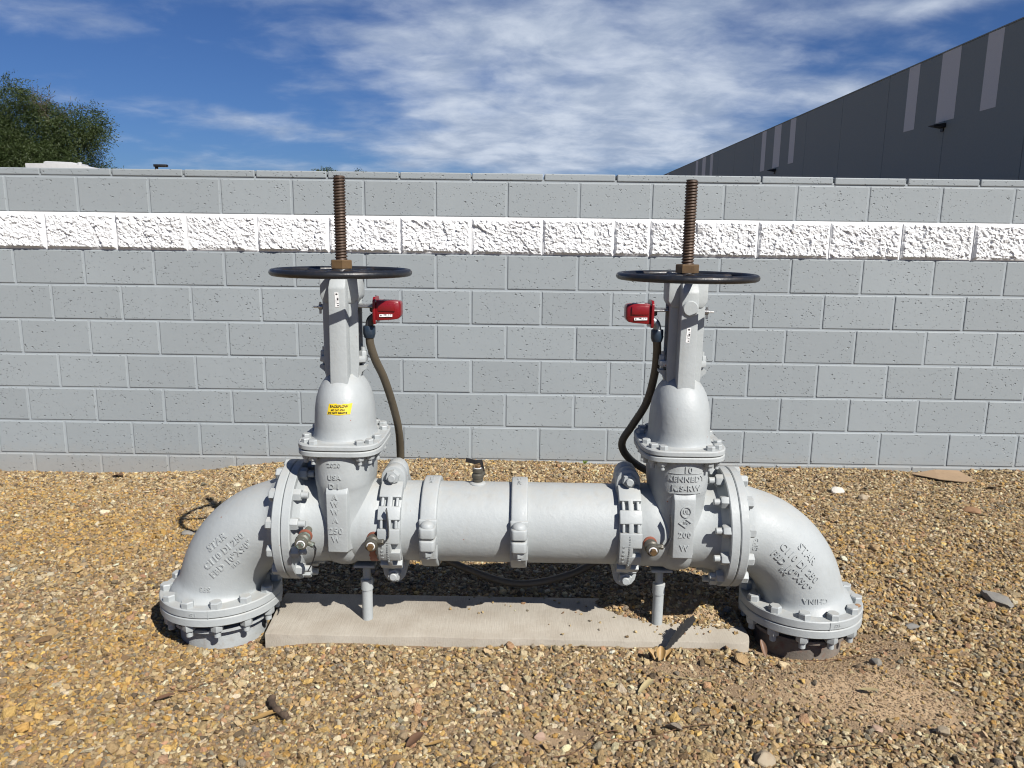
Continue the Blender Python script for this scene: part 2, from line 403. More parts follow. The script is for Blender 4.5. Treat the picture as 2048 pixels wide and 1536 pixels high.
def mesh_of(mb, smooth=35, bevel=0.0, bseg=2, bang=28, name='m', jitter=0.0):
    v, f = (mb.v, mb.f) if isinstance(mb, MB) else mb
    me = bpy.data.meshes.new(name); me.from_pydata([tuple(p) for p in v], [], f)
    bm = bmesh.new(); bm.from_mesh(me)
    bmesh.ops.recalc_face_normals(bm, faces=bm.faces)
    if bevel:
        es = [e for e in bm.edges if len(e.link_faces) == 2 and e.calc_face_angle(0) > R(bang)]
        bmesh.ops.bevel(bm, geom=es, offset=bevel, segments=bseg, profile=.5, affect='EDGES', clamp_overlap=True)
    bm.to_mesh(me); bm.free()
    if smooth:
        me.polygons.foreach_set('use_smooth', [True]*len(me.polygons)); me.set_sharp_from_angle(angle=R(smooth))
    return me
def obj(name, mesh, mat, parent=None, loc=None, rot=None):
    o = bpy.data.objects.new(name, mesh); C.objects.link(o)
    if mat is not None and mesh is not None and not mesh.materials: mesh.materials.append(mat)
    if parent is not None: o.parent = parent
    if loc is not None: o.location = loc
    if rot is not None: o.rotation_euler = rot
    return o
def part(name, mb, mat, parent, **kw):
    lab = kw.pop('label', None); loc = kw.pop('loc', None); rot = kw.pop('rot', None)
    o = obj(name, mesh_of(mb, name=name, **kw), mat, parent, loc, rot)
    if lab: o['label'] = lab
    return o
def tag(o, label, cat, group=None):
    o['label'] = label; o['category'] = cat
    if group: o['group'] = group
    return o
def empty(name, loc=(0, 0, 0), rot=(0, 0, 0)):
    o = bpy.data.objects.new(name, None); C.objects.link(o); o.location = loc; o.rotation_euler = rot
    o.empty_display_size = .05
    return o
def structure(o): o['kind'] = 'structure'; return o

def text_vf(s, size, depth, bold=.0, spacing=1.0):
    cu = bpy.data.curves.new('t', 'FONT'); cu.body = s; cu.size = size; cu.extrude = depth/2; cu.align_x = 'CENTER'; cu.align_y = 'CENTER'
    cu.offset = bold*size; cu.resolution_u = 3; cu.space_character = spacing
    o = bpy.data.objects.new('t', cu); C.objects.link(o)
    dg = bpy.context.evaluated_depsgraph_get(); dg.update()
    me = bpy.data.meshes.new_from_object(o.evaluated_get(dg))
    v = [tuple(p.co) for p in me.vertices]; f = [tuple(p.vertices) for p in me.polygons]
    bpy.data.objects.remove(o); bpy.data.curves.remove(cu); bpy.data.meshes.remove(me)
    return v, f
def ring2d(r0, r1, depth, seg=28, k=1.0):
    v = []; f = []
    for j in range(seg):
        a = 2*PI*j/seg
        for r, z in ((r0, -depth/2), (r1, -depth/2), (r1, depth/2), (r0, depth/2)): v.append((r*math.cos(a), r*k*math.sin(a), z))
    for j in range(seg):
        a = j*4; b = ((j+1) % seg)*4
        for i in range(4): f.append((a+i, a+(i+1) % 4, b+(i+1) % 4, b+i))
    return v, f
def emboss(mb, vf, place, cx, cz, ang=0.0):
    """lay flat text on a surface: place(x, z, h) gives the point h above the surface"""
    c, s = math.cos(ang), math.sin(ang); v, f = vf
    mb.add(([place(cx+x*c-y*s, cz+x*s+y*c, h) for x, y, h in v], f))

# ------------------------------------------------------------------ ground
ASM = (-0.0192, 2.5192, 0.4369)
WALL_Y = 4.458
PAD = (-0.845, 0.800, 2.384, 2.690, 0.075)
STUBS = ((ASM[0]-1.0149, ASM[1]), (ASM[0]+1.0149, ASM[1]-.004))
def sstep(a, b, x):
    t = np.clip((x-a)/(b-a), 0, 1); return t*t*(3-2*t)
_rng = np.random.RandomState(3)
_waves = [(_rng.uniform(-1, 1)*k, _rng.uniform(-1, 1)*k, _rng.uniform(0, 6.28), .011/(k**.8)) for k in (1.5, 2.2, 3.1, 4.5, 6, 8, 11, 14, 19, 26, 34, 45) for _ in range(2)]
def height(x, y):
    x = np.asarray(x, float); y = np.asarray(y, float)
    h = 0.046+0.016*sstep(2.5, 2.75, y)+0*x
    h += 0.022*sstep(3.4, 4.4, y)*sstep(-2.0, -.9, x)
    h -= 0.085*sstep(3.5, 4.4, y)*(1-sstep(-2.3, -1.1, x))
    h += .022*np.exp(-((x-.05)/.75)**2)*sstep(3.9, 4.4, y)
    for a, b, p, k in _waves: h += k*np.sin(a*x+b*y+p)
    for (sx, sy), d, r in ((STUBS[0], .030, .27), (STUBS[1], .052, .25)):
        q = np.hypot(x-sx, y-sy); h -= d*np.exp(-(q/r)**4)
    h += .080*np.exp(-((x-.66)/.18)**2-((y-2.625)/.085)**2)+.040*np.exp(-((x-.47)/.17)**2-((y-2.63)/.075)**2)
    h += .024*np.exp(-((x-1.08)/.28)**2-((y-2.24)/.15)**2)
    return h
xs = np.concatenate([np.arange(-9, -3.6, .3), np.arange(-3.6, 3.6, .035), np.arange(3.6, 9.1, .3)])
ys = np.concatenate([np.arange(-3, 1.4, .2), np.arange(1.4, 4.62, .035)])
X, Y = np.meshgrid(xs, ys); Z = height(X, Y)
Z[0, :] = -.12; Z[:, 0] = -.12; Z[:, -1] = -.12
nx, ny = len(xs), len(ys)
vv = np.stack([X.ravel(), Y.ravel(), Z.ravel()], 1)
ii = (np.arange(ny-1)[:, None]*nx+np.arange(nx-1)[None, :]).ravel()
ff = np.stack([ii, ii+1, ii+nx+1, ii+nx], 1)
me = bpy.data.meshes.new('yard'); me.from_pydata(vv.tolist(), [], ff.tolist()); me.polygons.foreach_set('use_smooth', [True]*len(me.polygons))
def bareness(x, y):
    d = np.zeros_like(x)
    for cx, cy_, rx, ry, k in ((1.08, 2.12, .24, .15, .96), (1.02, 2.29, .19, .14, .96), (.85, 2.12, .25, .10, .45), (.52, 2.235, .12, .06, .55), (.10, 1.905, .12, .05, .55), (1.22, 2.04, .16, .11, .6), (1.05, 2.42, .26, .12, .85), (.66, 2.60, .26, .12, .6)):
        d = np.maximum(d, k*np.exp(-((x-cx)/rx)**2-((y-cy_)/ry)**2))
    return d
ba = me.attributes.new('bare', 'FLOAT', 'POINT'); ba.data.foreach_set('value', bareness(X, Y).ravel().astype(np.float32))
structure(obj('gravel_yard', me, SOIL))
me = bpy.data.meshes.new('ground'); me.from_pydata([(-1500, -1500, -.06), (1500, -1500, -.06), (1500, 1500, -.06), (-1500, 1500, -.06)], [], [(0, 1, 2, 3)])
structure(obj('ground', me, SOIL))

# ------------------------------------------------------------------ block wall
wall = empty('block_wall', (0, WALL_Y, 0))
tag(wall, 'grey painted concrete block wall with a white rough-faced band near its top', 'wall')
BW, BH, ZL1, X0 = .4064, .2032, 1.711, -2.920
JT = .0095
def block_mesh(w, h, d=.10, bev=.0055):
    return mesh_of(box(0, w, 0, d, 0, h), 12, bev, 2, name='block')
bm_full = block_mesh(BW-JT, BH-JT); bm_half = block_mesh(BW/2-JT, BH-JT)
bm_cap = block_mesh(BW-JT, .0385, .21); bm_capl = block_mesh(BW-JT, .0385, .21)
def split_mesh(w, h, seed):
    nxs, nzs = (110 if w > .3 else 54), 53
    r = np.random.RandomState(int(seed*100) % 99991); v = []; f = []
    u, q = np.meshgrid(np.linspace(0, 1, nxs), np.linspace(0, 1, nzs)); x = u*w; z = q*h
    d = np.full_like(x, .010)
    for n, off, tilt, asp in ((9, .0022, .07, 1.0), (int(230*w/.4), .0029, .34, 1.6), (int(800*w/.4), .0012, .30, 1.3)):
        px, pz = r.uniform(0, w, n), r.uniform(0, h, n); o_ = r.uniform(-off, off, n); gx, gz = r.uniform(-tilt, tilt, n), r.uniform(-tilt, tilt, n)
        # fracture lines lean down to the right
        dx, dz = x[..., None]-px, z[..., None]-pz
        a_, b_ = dx*.8-dz*.6, dx*.6+dz*.8
        k = np.argmin((a_/asp)**2+b_**2, axis=2)
        d += o_[k]+gx[k]*(x-px[k])+gz[k]*(z-pz[k])
    d += r.normal(0, .00035, d.shape)
    e = np.minimum(np.minimum(x, w-x), np.minimum(z, h-z)); edge = np.minimum(1, np.maximum(0, e-.003)/.009)**.7
    d = .003+np.clip(d, -.001, .024)*edge
    v = [(float(a), -float(c), float(b)) for a, b, c in zip(x.ravel(), z.ravel(), d.ravel())]
    for k in range(nzs-1):
        for i in range(nxs-1): a = k*nxs+i; f.append((a, a+1, a+nxs+1, a+nxs))
    n0 = len(v); v += [(0, .1, 0), (w, .1, 0), (w, .1, h), (0, .1, h)]
    f.append(tuple([k for k in range(nxs-1, -1, -1)]+[n0, n0+1]))
    f.append(tuple([(nzs-1)*nxs+k for k in range(nxs)]+[n0+2, n0+3]))
    f.append(tuple([k*nxs for k in range(nzs)]+[n0+3, n0]))
    f.append(tuple([k*nxs+nxs-1 for k in range(nzs-1, -1, -1)]+[n0+1, n0+2]))
    return mesh_of((v, f), 22, name='split_block')
rw = random.Random(5)
for row in range(0, 11):
    zt = ZL1-(row-1)*BH; off = 0 if row % 2 else .5
    i = -2+off
    while i < 17.4:
        pcs = [(i, 1.0)]
        if off and abs(i-8.5) < .01: pcs = [(8.5, .5), (9.0, .5)]
        for (j, wd) in pcs:
            x = X0+j*BW+JT/2+rw.uniform(-.0012, .0012); dy = rw.uniform(-.0012, .0012)
            if row == 0:
                o = obj('coping_block', bm_cap, BLOCK, wall, (x, -.0015+dy, ZL1+JT/2))
                if i > 10.6: o.location.z -= .0025
            elif row == 2:
                obj('split_face_block', split_mesh(wd*BW-JT, BH-JT, i*1.7+row+wd), SPLIT, wall, (x, dy, zt-BH+JT/2))
            else:
                obj('block', bm_full if wd > .9 else bm_half, BLOCK, wall, (x, dy, zt-BH+JT/2), (0, rw.uniform(-.0015, .0015), 0))
        i += 1
xa, xb = X0-2.0*BW, X0+17.5*BW
part('mortar_bed', box(xa, xb, .0046, .19, -.35, ZL1-BH-JT*.0), MORTAR, wall, smooth=0)
part('mortar_bed', box(xa, xb, .0020, .19, ZL1-2*BH-.001, ZL1-BH+.004), MORTARW, wall, smooth=0, label='white painted mortar between the rough-faced blocks')
part('mortar_bed', box(xa, xb, .0046, .19, ZL1-BH+.004, ZL1+.012), MORTAR, wall, smooth=0)
part('wall_panel', box(-9, xa-.001, .001, .19, -.35, ZL1+.043), FARBLOCK, wall, smooth=0)
part('wall_panel', box(xb+.001, 9, .001, .19, -.35, ZL1+.043), FARBLOCK, wall, smooth=0)

for x_a, x_b in ((-9, xa-.001), (xb+.001, 9)):
    part('split_face_band', box(x_a, x_b, -.008, .0, ZL1-2*BH+.005, ZL1-BH-.005), SPLIT, wall, smooth=0)
# ------------------------------------------------------------------ warehouse
wh = empty('warehouse', (22, 0, 0))
tag(wh, 'long dark grey concrete warehouse with pale vertical stripes beyond the wall', 'building')
WT = 11.15
k = 0
y = 42.1-6.75*4
pm = mesh_of(box(0, .25, .015, 6.735, -.05, WT), 35, .015, 1, name='wall_panel')
while y < 130:
    obj('wall_panel', pm, WALLGREY, wh, (0, y, 0)); y += 6.75
yend = y
part('roof', box(.26, 60, 42.1-27, yend, 10.2, 10.5), ROOFM, wh, smooth=0)
part('wall', box(.06, .24, 42.1-27+.02, yend-.02, -.05, WT-.2), DARKSTEEL, wh, smooth=0, label='dark backing in the panel joints')
part('end_wall', box(.26, 60, 42.1-27-.2, 42.1-27, -.05, WT-.1), WALLGREY, wh, smooth=0)
part('parapet_cap', box(-.03, .30, 42.1-27, yend, WT, WT+.06), WALLGREY, wh, smooth=0)
stm = {}
for g in range(-1, 4):
    for (a, b) in ((37.75, 39.0), (41.25, 43.0), (45.3, 46.5)):
        w = round(b-a, 2)
        if w not in stm: stm[w] = mesh_of(box(-.006, .004, 0, w, 7.65, WT-.01), 0, name='paint_stripe')
        if b+27*g < yend: obj('paint_stripe', stm[w], WALLSTRIPE, wh, (0, a+27*g, 0))
wl = MB(); wl.add(prism([(0, .12), (-.62, .02), (-.62, -.02), (0, -.12)], -.28, .28, lambda u, v, t: (u, t, v))); wl.add(box(-.06, .0, -.12, .12, -.3, -.1))
wlm = mesh_of(wl, 30, name='wall_light')
for g in range(-1, 4): obj('wall_light', wlm, LAMPBLK, wh, (-.007, 42.2+27*g, 7.42))

# ------------------------------------------------------------------ trailer, street lamp beyond the wall
rv = empty('box_truck', (-11.6, 20, -.06)); tag(rv, 'white box truck with a stepped roof peeking over the wall below the tree', 'truck')
pb = [(-.94, .9), (.90, .9), (.90, 3.04), (.30, 3.145), (.02, 3.16), (-.94, 3.155)]
part('body', prism(pb, 0, 4.6, lambda u, v, t: (u, t, v)), RVWHITE, rv, bevel=.012)
part('roof_unit', prism([(-.56, 3.14), (-.56, 3.205), (-.50, 3.225), (.16, 3.205), (.24, 3.14)], .15, .9, lambda u, v, t: (u, t, v)), RVWHITE, rv, bevel=.012)
part('vent', cyl((.29, .3, 3.1), (.29, .3, 3.215), .05, 12), RVWHITE, rv)
part('rear_door', box(-.8, .8, -.03, -.002, 1.0, 2.9), RVWHITE, rv, bevel=.01)
for wx in (-.8, .6): part('wheel', cyl((wx, .9, .40), (wx+.22, .9, .40), .40, 24, .03), BLACKPL, rv); part('wheel', cyl((wx, 3.7, .40), (wx+.22, 3.7, .40), .40, 24, .03), BLACKPL, rv)
sl_ = empty('street_lamp', (-16.11, 35, -.06)); tag(sl_, 'black street lamp with a short arm just showing over the wall', 'street lamp')
part('pole', tube([(0, 0, 0), (0, 0, 2), (0, 0, 4.42)], [.09, .08, .07], 12), LAMPBLK, sl_)
part('lamp_head', box(-.09, .48, -.12, .12, 4.33, 4.44), LAMPBLK, sl_, bevel=.02, rot=(0, 0, 0))

# ------------------------------------------------------------------ trees
def tree(name, base, clumps, nleaf, label, spray=.34, leaf=.030, bare=None, seed=1, droop=.35):
    rng = np.random.RandomState(seed); rt = empty(name, base); tag(rt, label, 'tree')
    tb = MB()
    hub = Vector((0, 0, clumps[0][2]*.35))
    tb.add(tube(spline([(0, 0, -.1), (.06, .02, hub.z*.5), tuple(hub)], 5), [.17]*6+[.14]*5, 10))
    for (cx, cy, cz, rx, ry, rz) in clumps[:16]:
        e = Vector((cx, cy, cz)); mid = hub.lerp(e, .5)+Vector((rng.uniform(-.2, .2), rng.uniform(-.2, .2), .15))
        pts = spline([tuple(hub), tuple(mid), tuple(e)], 5); n = len(pts)
        tb.add(tube(pts, [.085*(1-i/n)+.018 for i in range(n)], 7))
    part('trunk', tb, TRUNK, rt)
    V = []; vol = np.array([c[3]*c[4]*c[5] for c in clumps])**.72; cnt = (vol/vol.sum()*nleaf/11).astype(int)
    for (c, ns) in zip(clumps, cnt):
        d = rng.normal(size=(ns, 3)); d /= np.linalg.norm(d, axis=1)[:, None]
        rad = rng.uniform(.35, 1, ns)**.5
        # lumpy outline
        lump = 1+.16*np.sin(d[:, 0]*5+c[0]*3)*np.cos(d[:, 2]*6+c[1])+.08*np.sin(d[:, 1]*13+d[:, 2]*9)
        P = np.array(c[:3])+d*rad[:, None]*lump[:, None]*np.array(c[3:])
        out = d*np.array([1, 1, .6])+rng.normal(scale=.35, size=(ns, 3)); out[:, 2] -= droop*rng.uniform(.2, 1.4, ns)
        out /= np.linalg.norm(out, axis=1)[:, None]
        L = spray*rng.uniform(.5, 1.2, ns)
        for k in range(11):
            t = (k/10.0)
            q = P+out*(L*t)[:, None]; q[:, 2] -= .25*L*t*t
            q += rng.normal(scale=leaf*.9, size=q.shape)
            a = out*1.1+rng.normal(scale=.55, size=(ns, 3)); a /= np.linalg.norm(a, axis=1)[:, None]
            b = np.cross(a, rng.normal(size=(ns, 3))); b /= np.linalg.norm(b, axis=1)[:, None]
            s = leaf*rng.uniform(.6, 1.3, ns)[:, None]
            V.append(np.stack([q-a*s, q+b*s*.33, q+a*s, q-b*s*.33], 1))
    V = np.concatenate(V).reshape(-1, 3); nq = len(V)//4
    me = bpy.data.meshes.new('crown'); me.vertices.add(len(V)); me.vertices.foreach_set('co', V.ravel())
    me.loops.add(nq*4); me.loops.foreach_set('vertex_index', np.arange(nq*4)); me.polygons.add(nq)
    me.polygons.foreach_set('loop_start', np.arange(nq)*4); me.update(calc_edges=True)
    obj('crown', me, LEAVES, rt)
    if bare:
        tw = MB()
        for (x, y, z, n, ln) in bare:
            for _ in range(n):
                a = rng.uniform(-1, 1)*1.1; p = [Vector((x, y, z))]; dirv = Vector((math.sin(a)*.75, rng.uniform(-.4, .4), 1)).normalized()
                st = rng.uniform(.6, 1.1)*ln/6
                for _k in range(6): p.append(p[-1]+dirv*st); dirv = (dirv+Vector(rng.normal(scale=.22, size=3))+Vector((.06, 0, -.03))).normalized()
                tw.add(tube(p, [.013*(1-i/9) for i in range(7)], 4))
                for _s in range(5):
                    b = p[rng.randint(2, 6)]; e = Vector(rng.normal(scale=.16, size=3)); e.z = abs(e.z)*.7
                    tw.add(tube([b, b+e*.6, b+e+Vector((0, 0, -.02))], [.006, .005, .004], 3))
        part('twigs', tw, TRUNK, rt, smooth=0)['kind'] = 'stuff'
    return rt
# crown clumps are relative to the trunk foot
K = 1.44
def far(c): return tuple(v*K for v in c[:2])+((c[2]-1.46)*K+1.46,)+tuple(v*K for v in c[3:])
def crown_clumps():
    r = np.random.RandomState(15); out = [(0, 0, 2.9, .55, .55, .5)]
    while len(out) < 120:
        x, y, z = r.uniform(-2.6, 1.62), r.uniform(-1.0, 1.0), r.uniform(1.9, 4.6)
        # wide dome, highest left of the trunk, trailing low on the right
        top = 4.62-.62*max(0, x-.55)**1.6-.08*max(0, -x-1.2)**2
        if z > top-.1 or (y/1.1)**2+((z-3.0)/1.75)**2 > 1.1: continue
        s_ = r.uniform(.20, .46); out.append((x, y, z, s_*1.35, s_*1.2, s_*.8))
    return out
tree('mesquite_tree', (-11.6*K, 18.2*K, -.06), [far(c) for c in crown_clumps()],
     420000, 'feathery green mesquite tree rising behind the wall at the left edge', spray=.55, leaf=.038,
     bare=[(.75*K, .1, 3.9*K-.64, 7, 1.35), (.9*K, -.1, 3.85*K-.64, 5, 1.3), (.98*K, .2, 3.8*K-.64, 5, 1.1), (.6*K, .1, 3.95*K-.64, 5, 1.1), (.3*K, -.1, 4.1*K-.64, 4, .8)], seed=4, droop=.6)
tree('far_tree', (-10.0, 40, -.06), [(0, 0, 4.35, .55, .5, .42), (.45, 0, 4.3, .4, .4, .36)], 5000, 'distant tree tip clearing the wall just left of the left valve stem', spray=.3, leaf=.04, seed=9)
tree('far_tree', (-8.15, 40, -.06), [(0, 0, 4.3, .42, .4, .36)], 2500, 'distant tree tip barely clearing the wall right of the left valve stem', spray=.25, leaf=.04, seed=11)

# ------------------------------------------------------------------ concrete pad
def pad():
    x0, x1, y0, y1, zt = PAD
    poly = []
    n = 46; r = random.Random(2)
    for i in range(n+1):
        t = i/n; x = x0+(x1-.03-x0)*t
        poly.append((x, y0+r.uniform(-.0022, .0022)+.0012*math.sin(t*23)-.006*t))
    poly += [(x1-.008, y0+.010), (x1, y0+.04)]
    for i in range(7): poly.append((x1+r.uniform(-.004, .004), y0+.08+i*.036))
    poly.append((x1-.02, y1)); poly.append((x0-.02, y1)); poly.append((x0-.012, (y0+y1)/2))
    o = part('concrete_pad', prism(poly, -.08, zt, lambda u, v, t: (u, v, t)), CONC, None, bevel=.004, bang=60)
    tag(o, 'broom-finished concrete pad on the gravel under the pipe assembly', 'concrete pad')
pad()

# ------------------------------------------------------------------ backflow preventer
A = empty('backflow_preventer', ASM, (0, 0, -.0041))
tag(A, 'grey painted backflow preventer with two tall gate valves and bent pipe ends', 'backflow preventer')
VA, VB = .5605, 1.0149       # valve axis, riser axis
FF = .736                    # flange face
FR, FT, PR = .2032, .030, .141

# shared bolts -------------------------------------------------------
def flange_bolt():
    b = MB(); b.add(hexa((FT, 0, 0), (1, 0, 0), .0365, .021)); b.add(cyl((-FT-.046, 0, 0), (FT, 0, 0), .0112, 16, .0015))
    b.add(hexa((-FT, 0, 0), (-1, 0, 0), .0365, .024, rot=.4)); return mesh_of(b, 30, name='bolt')
def bonnet_bolt():
    b = MB(); b.add(hexa((0, 0, .0375), (0, 0, 1), .026, .0135)); b.add(cyl((0, 0, -.030), (0, 0, .037), .0075, 12))
    b.add(hexa((0, 0, 0), (0, 0, -1), .026, .016, rot=.5)); return mesh_of(b, 30, name='bolt')
FB, BB = flange_bolt(), bonnet_bolt()
def flange_prof(t0, t1, r=FR, inner=.10):
    s = 1 if t1 > t0 else -1
    return [(t0, inner), (t0, r-.003), (t0+s*.003, r), (t1-s*.003, r), (t1, r-.003), (t1, inner)]

def elbow(s):
    side = 'left' if s < 0 else 'right'
    e = MB(); N = 40; seg = 56; rs = []
    for i in range(N+1):
        th = (i/N); th = th*PI/2
        arc = th*.279; da = min(arc, PI/2*.279-arc)
        r = PR+.030*math.exp(-max(0, da-.029)/.011) if da > .02 else PR+.030
        cx, cz = FF+.279*math.sin(th), -.279+.279*math.cos(th)
        nd = Vector((math.sin(th), 0, math.cos(th)))
        rs.append([(s*(cx+nd.x*r*math.cos(2*PI*j/seg)), r*math.sin(2*PI*j/seg), cz+nd.z*r*math.cos(2*PI*j/seg)) for j in range(seg)])
    e.add(rings(rs))
    o = part('pipe_elbow', e, PIPE, A, label=('grey cast elbow turning down at the left end' if s < 0 else 'grey cast elbow turning down at the right end'))
    f = MB(); f.add(lathe(flange_prof(.001, FT), (s*FF, 0, 0), (s, 0, 0), 72)); part('flange', f, PIPE, o)
    f = MB(); f.add(lathe(flange_prof(.001, FT), (s*VB, 0, -.279), (0, 0, 1), 72)); part('flange', f, PIPE, o)
    for k in range(12):
        a = R(15+30*k)
        b = obj('bolt', FB, PIPE, o, (s*FF, .181*math.cos(a), .181*math.sin(a)), (random.uniform(0, 1), 0, 0 if s > 0 else PI))
        if s < 0: b.rotation_euler = (random.uniform(0, 1), 0, PI)
        b = obj('bolt', FB, PIPE, o, (s*VB+.181*math.cos(a), .181*math.sin(a), -.279), None)
        b.rotation_mode = 'XYZ'; b.rotation_euler = (0, -PI/2, random.uniform(0, 1))
    # raised casting letters
    def place(x, z, h):
        u, w = abs(x)-FF, z+.279; rho = math.hypot(u, w); d = max(-.139, min(.139, rho-.279))
        y = -math.sqrt(PR*PR-d*d); nx_, nz_ = (u/rho*d/PR)*s, w/rho*d/PR; ny_ = y/PR
        if z < -.279+.055: nx_, nz_ = d/PR*s, 0
        return (x+nx_*h, y+ny_*h, z+nz_*h)
    def letter(txt, sz, place_, x, z, g, sp=1.10, dep=.006):
        t = MB(); emboss(t, text_vf(txt, sz, dep, .022, sp), place_, x, z, g); part('lettering', t, PIPE, o, smooth=30)
    if s < 0:
        g = R(42.5)
        for a_ in (('STAR', .032, place, -.970, -.040, g, 1.12), ('C110 DI 250', .031, place, -.944, -.067, g), ('FBD 10"X90\u00b0', .031, place, -.921, -.092, g), ('SLQ', .015, place, -.908, -.113, g, 1.3, .0045), ('SP3', .025, place, -1.016, -.203, PI), ('S', .026, place, -.778, -.012, R(90))): letter(*a_)
    else:
        g = R(-45)
        for a_ in (('STAR', .032, place, .976, -.045, R(-48), 1.12), ('C110 DI 250', .031, place, .950, -.074, g), ('FBD 10"X90\u00b0', .031, place, .926, -.100, g), ('SLQ', .015, place, .902, -.104, g, 1.3, .0045), ('CHINA', .025, place, 1.014, -.206, PI), ('SP3', .027, place, .803, -.008, R(90))): letter(*a_)
    # size mark and parting tick on the lower flange rim
    def rim(x, z, h):
        a = (x-s*VB)/FR; return (s*VB+(FR+h)*math.sin(a), -(FR+h)*math.cos(a), z)
    letter('125', .015, rim, s*VB+(.055 if s > 0 else -.02), -.264, 0 if s > 0 else PI, 1.1, .003)
    part('parting_tick', ([rim(s*VB+.03+dx, z, h) for dx, z, h in ((-.0012, -.277, 0), (.0012, -.277, 0), (.0012, -.251, 0), (-.0012, -.251, 0), (-.0012, -.277, .0016), (.0012, -.277, .0016), (.0012, -.251, .0016), (-.0012, -.251, .0016))],
           [(0, 1, 2, 3), (4, 5, 6, 7), (0, 1, 5, 4), (1, 2, 6, 5), (2, 3, 7, 6), (3, 0, 4, 7)]), PIPE, o, smooth=0)
    return o
elbow(-1); elbow(1)

for s in (-1, 1):
    r = MB()
    r.add(lathe([(0, .1445), (.30, .1445), (.3005, .170), (.312, .170), (.3125, .1425)], (s*VB, 0, -.279-FT-.34), (0, 0, 1), 56))
    o = part('riser_pipe', r, STUB if s < 0 else STUB_DIRTY, A, label=('grey pipe stub rising from gravel with red primer at its foot' if s < 0 else 'dirty brown pipe stub rising from a hollow in the soil'))
    part('flange', MB().add(lathe(flange_prof(-.001, -FT), (s*VB, 0, -.279), (0, 0, 1), 72)), PIPE, o)
    if s < 0:
        part('primer_patch', MB().add(([((VB*s)+.1462*math.sin(a), -.1462*math.cos(a), z+dz) for a, dz in [(.12+i*.09, .004*math.sin(i*2.2)) for i in range(11)] for z in (-.44-.0, -.423+.0)],
             [(2*i, 2*i+2, 2*i+3, 2*i+1) for i in range(10)])), REDRUST, o, smooth=0)

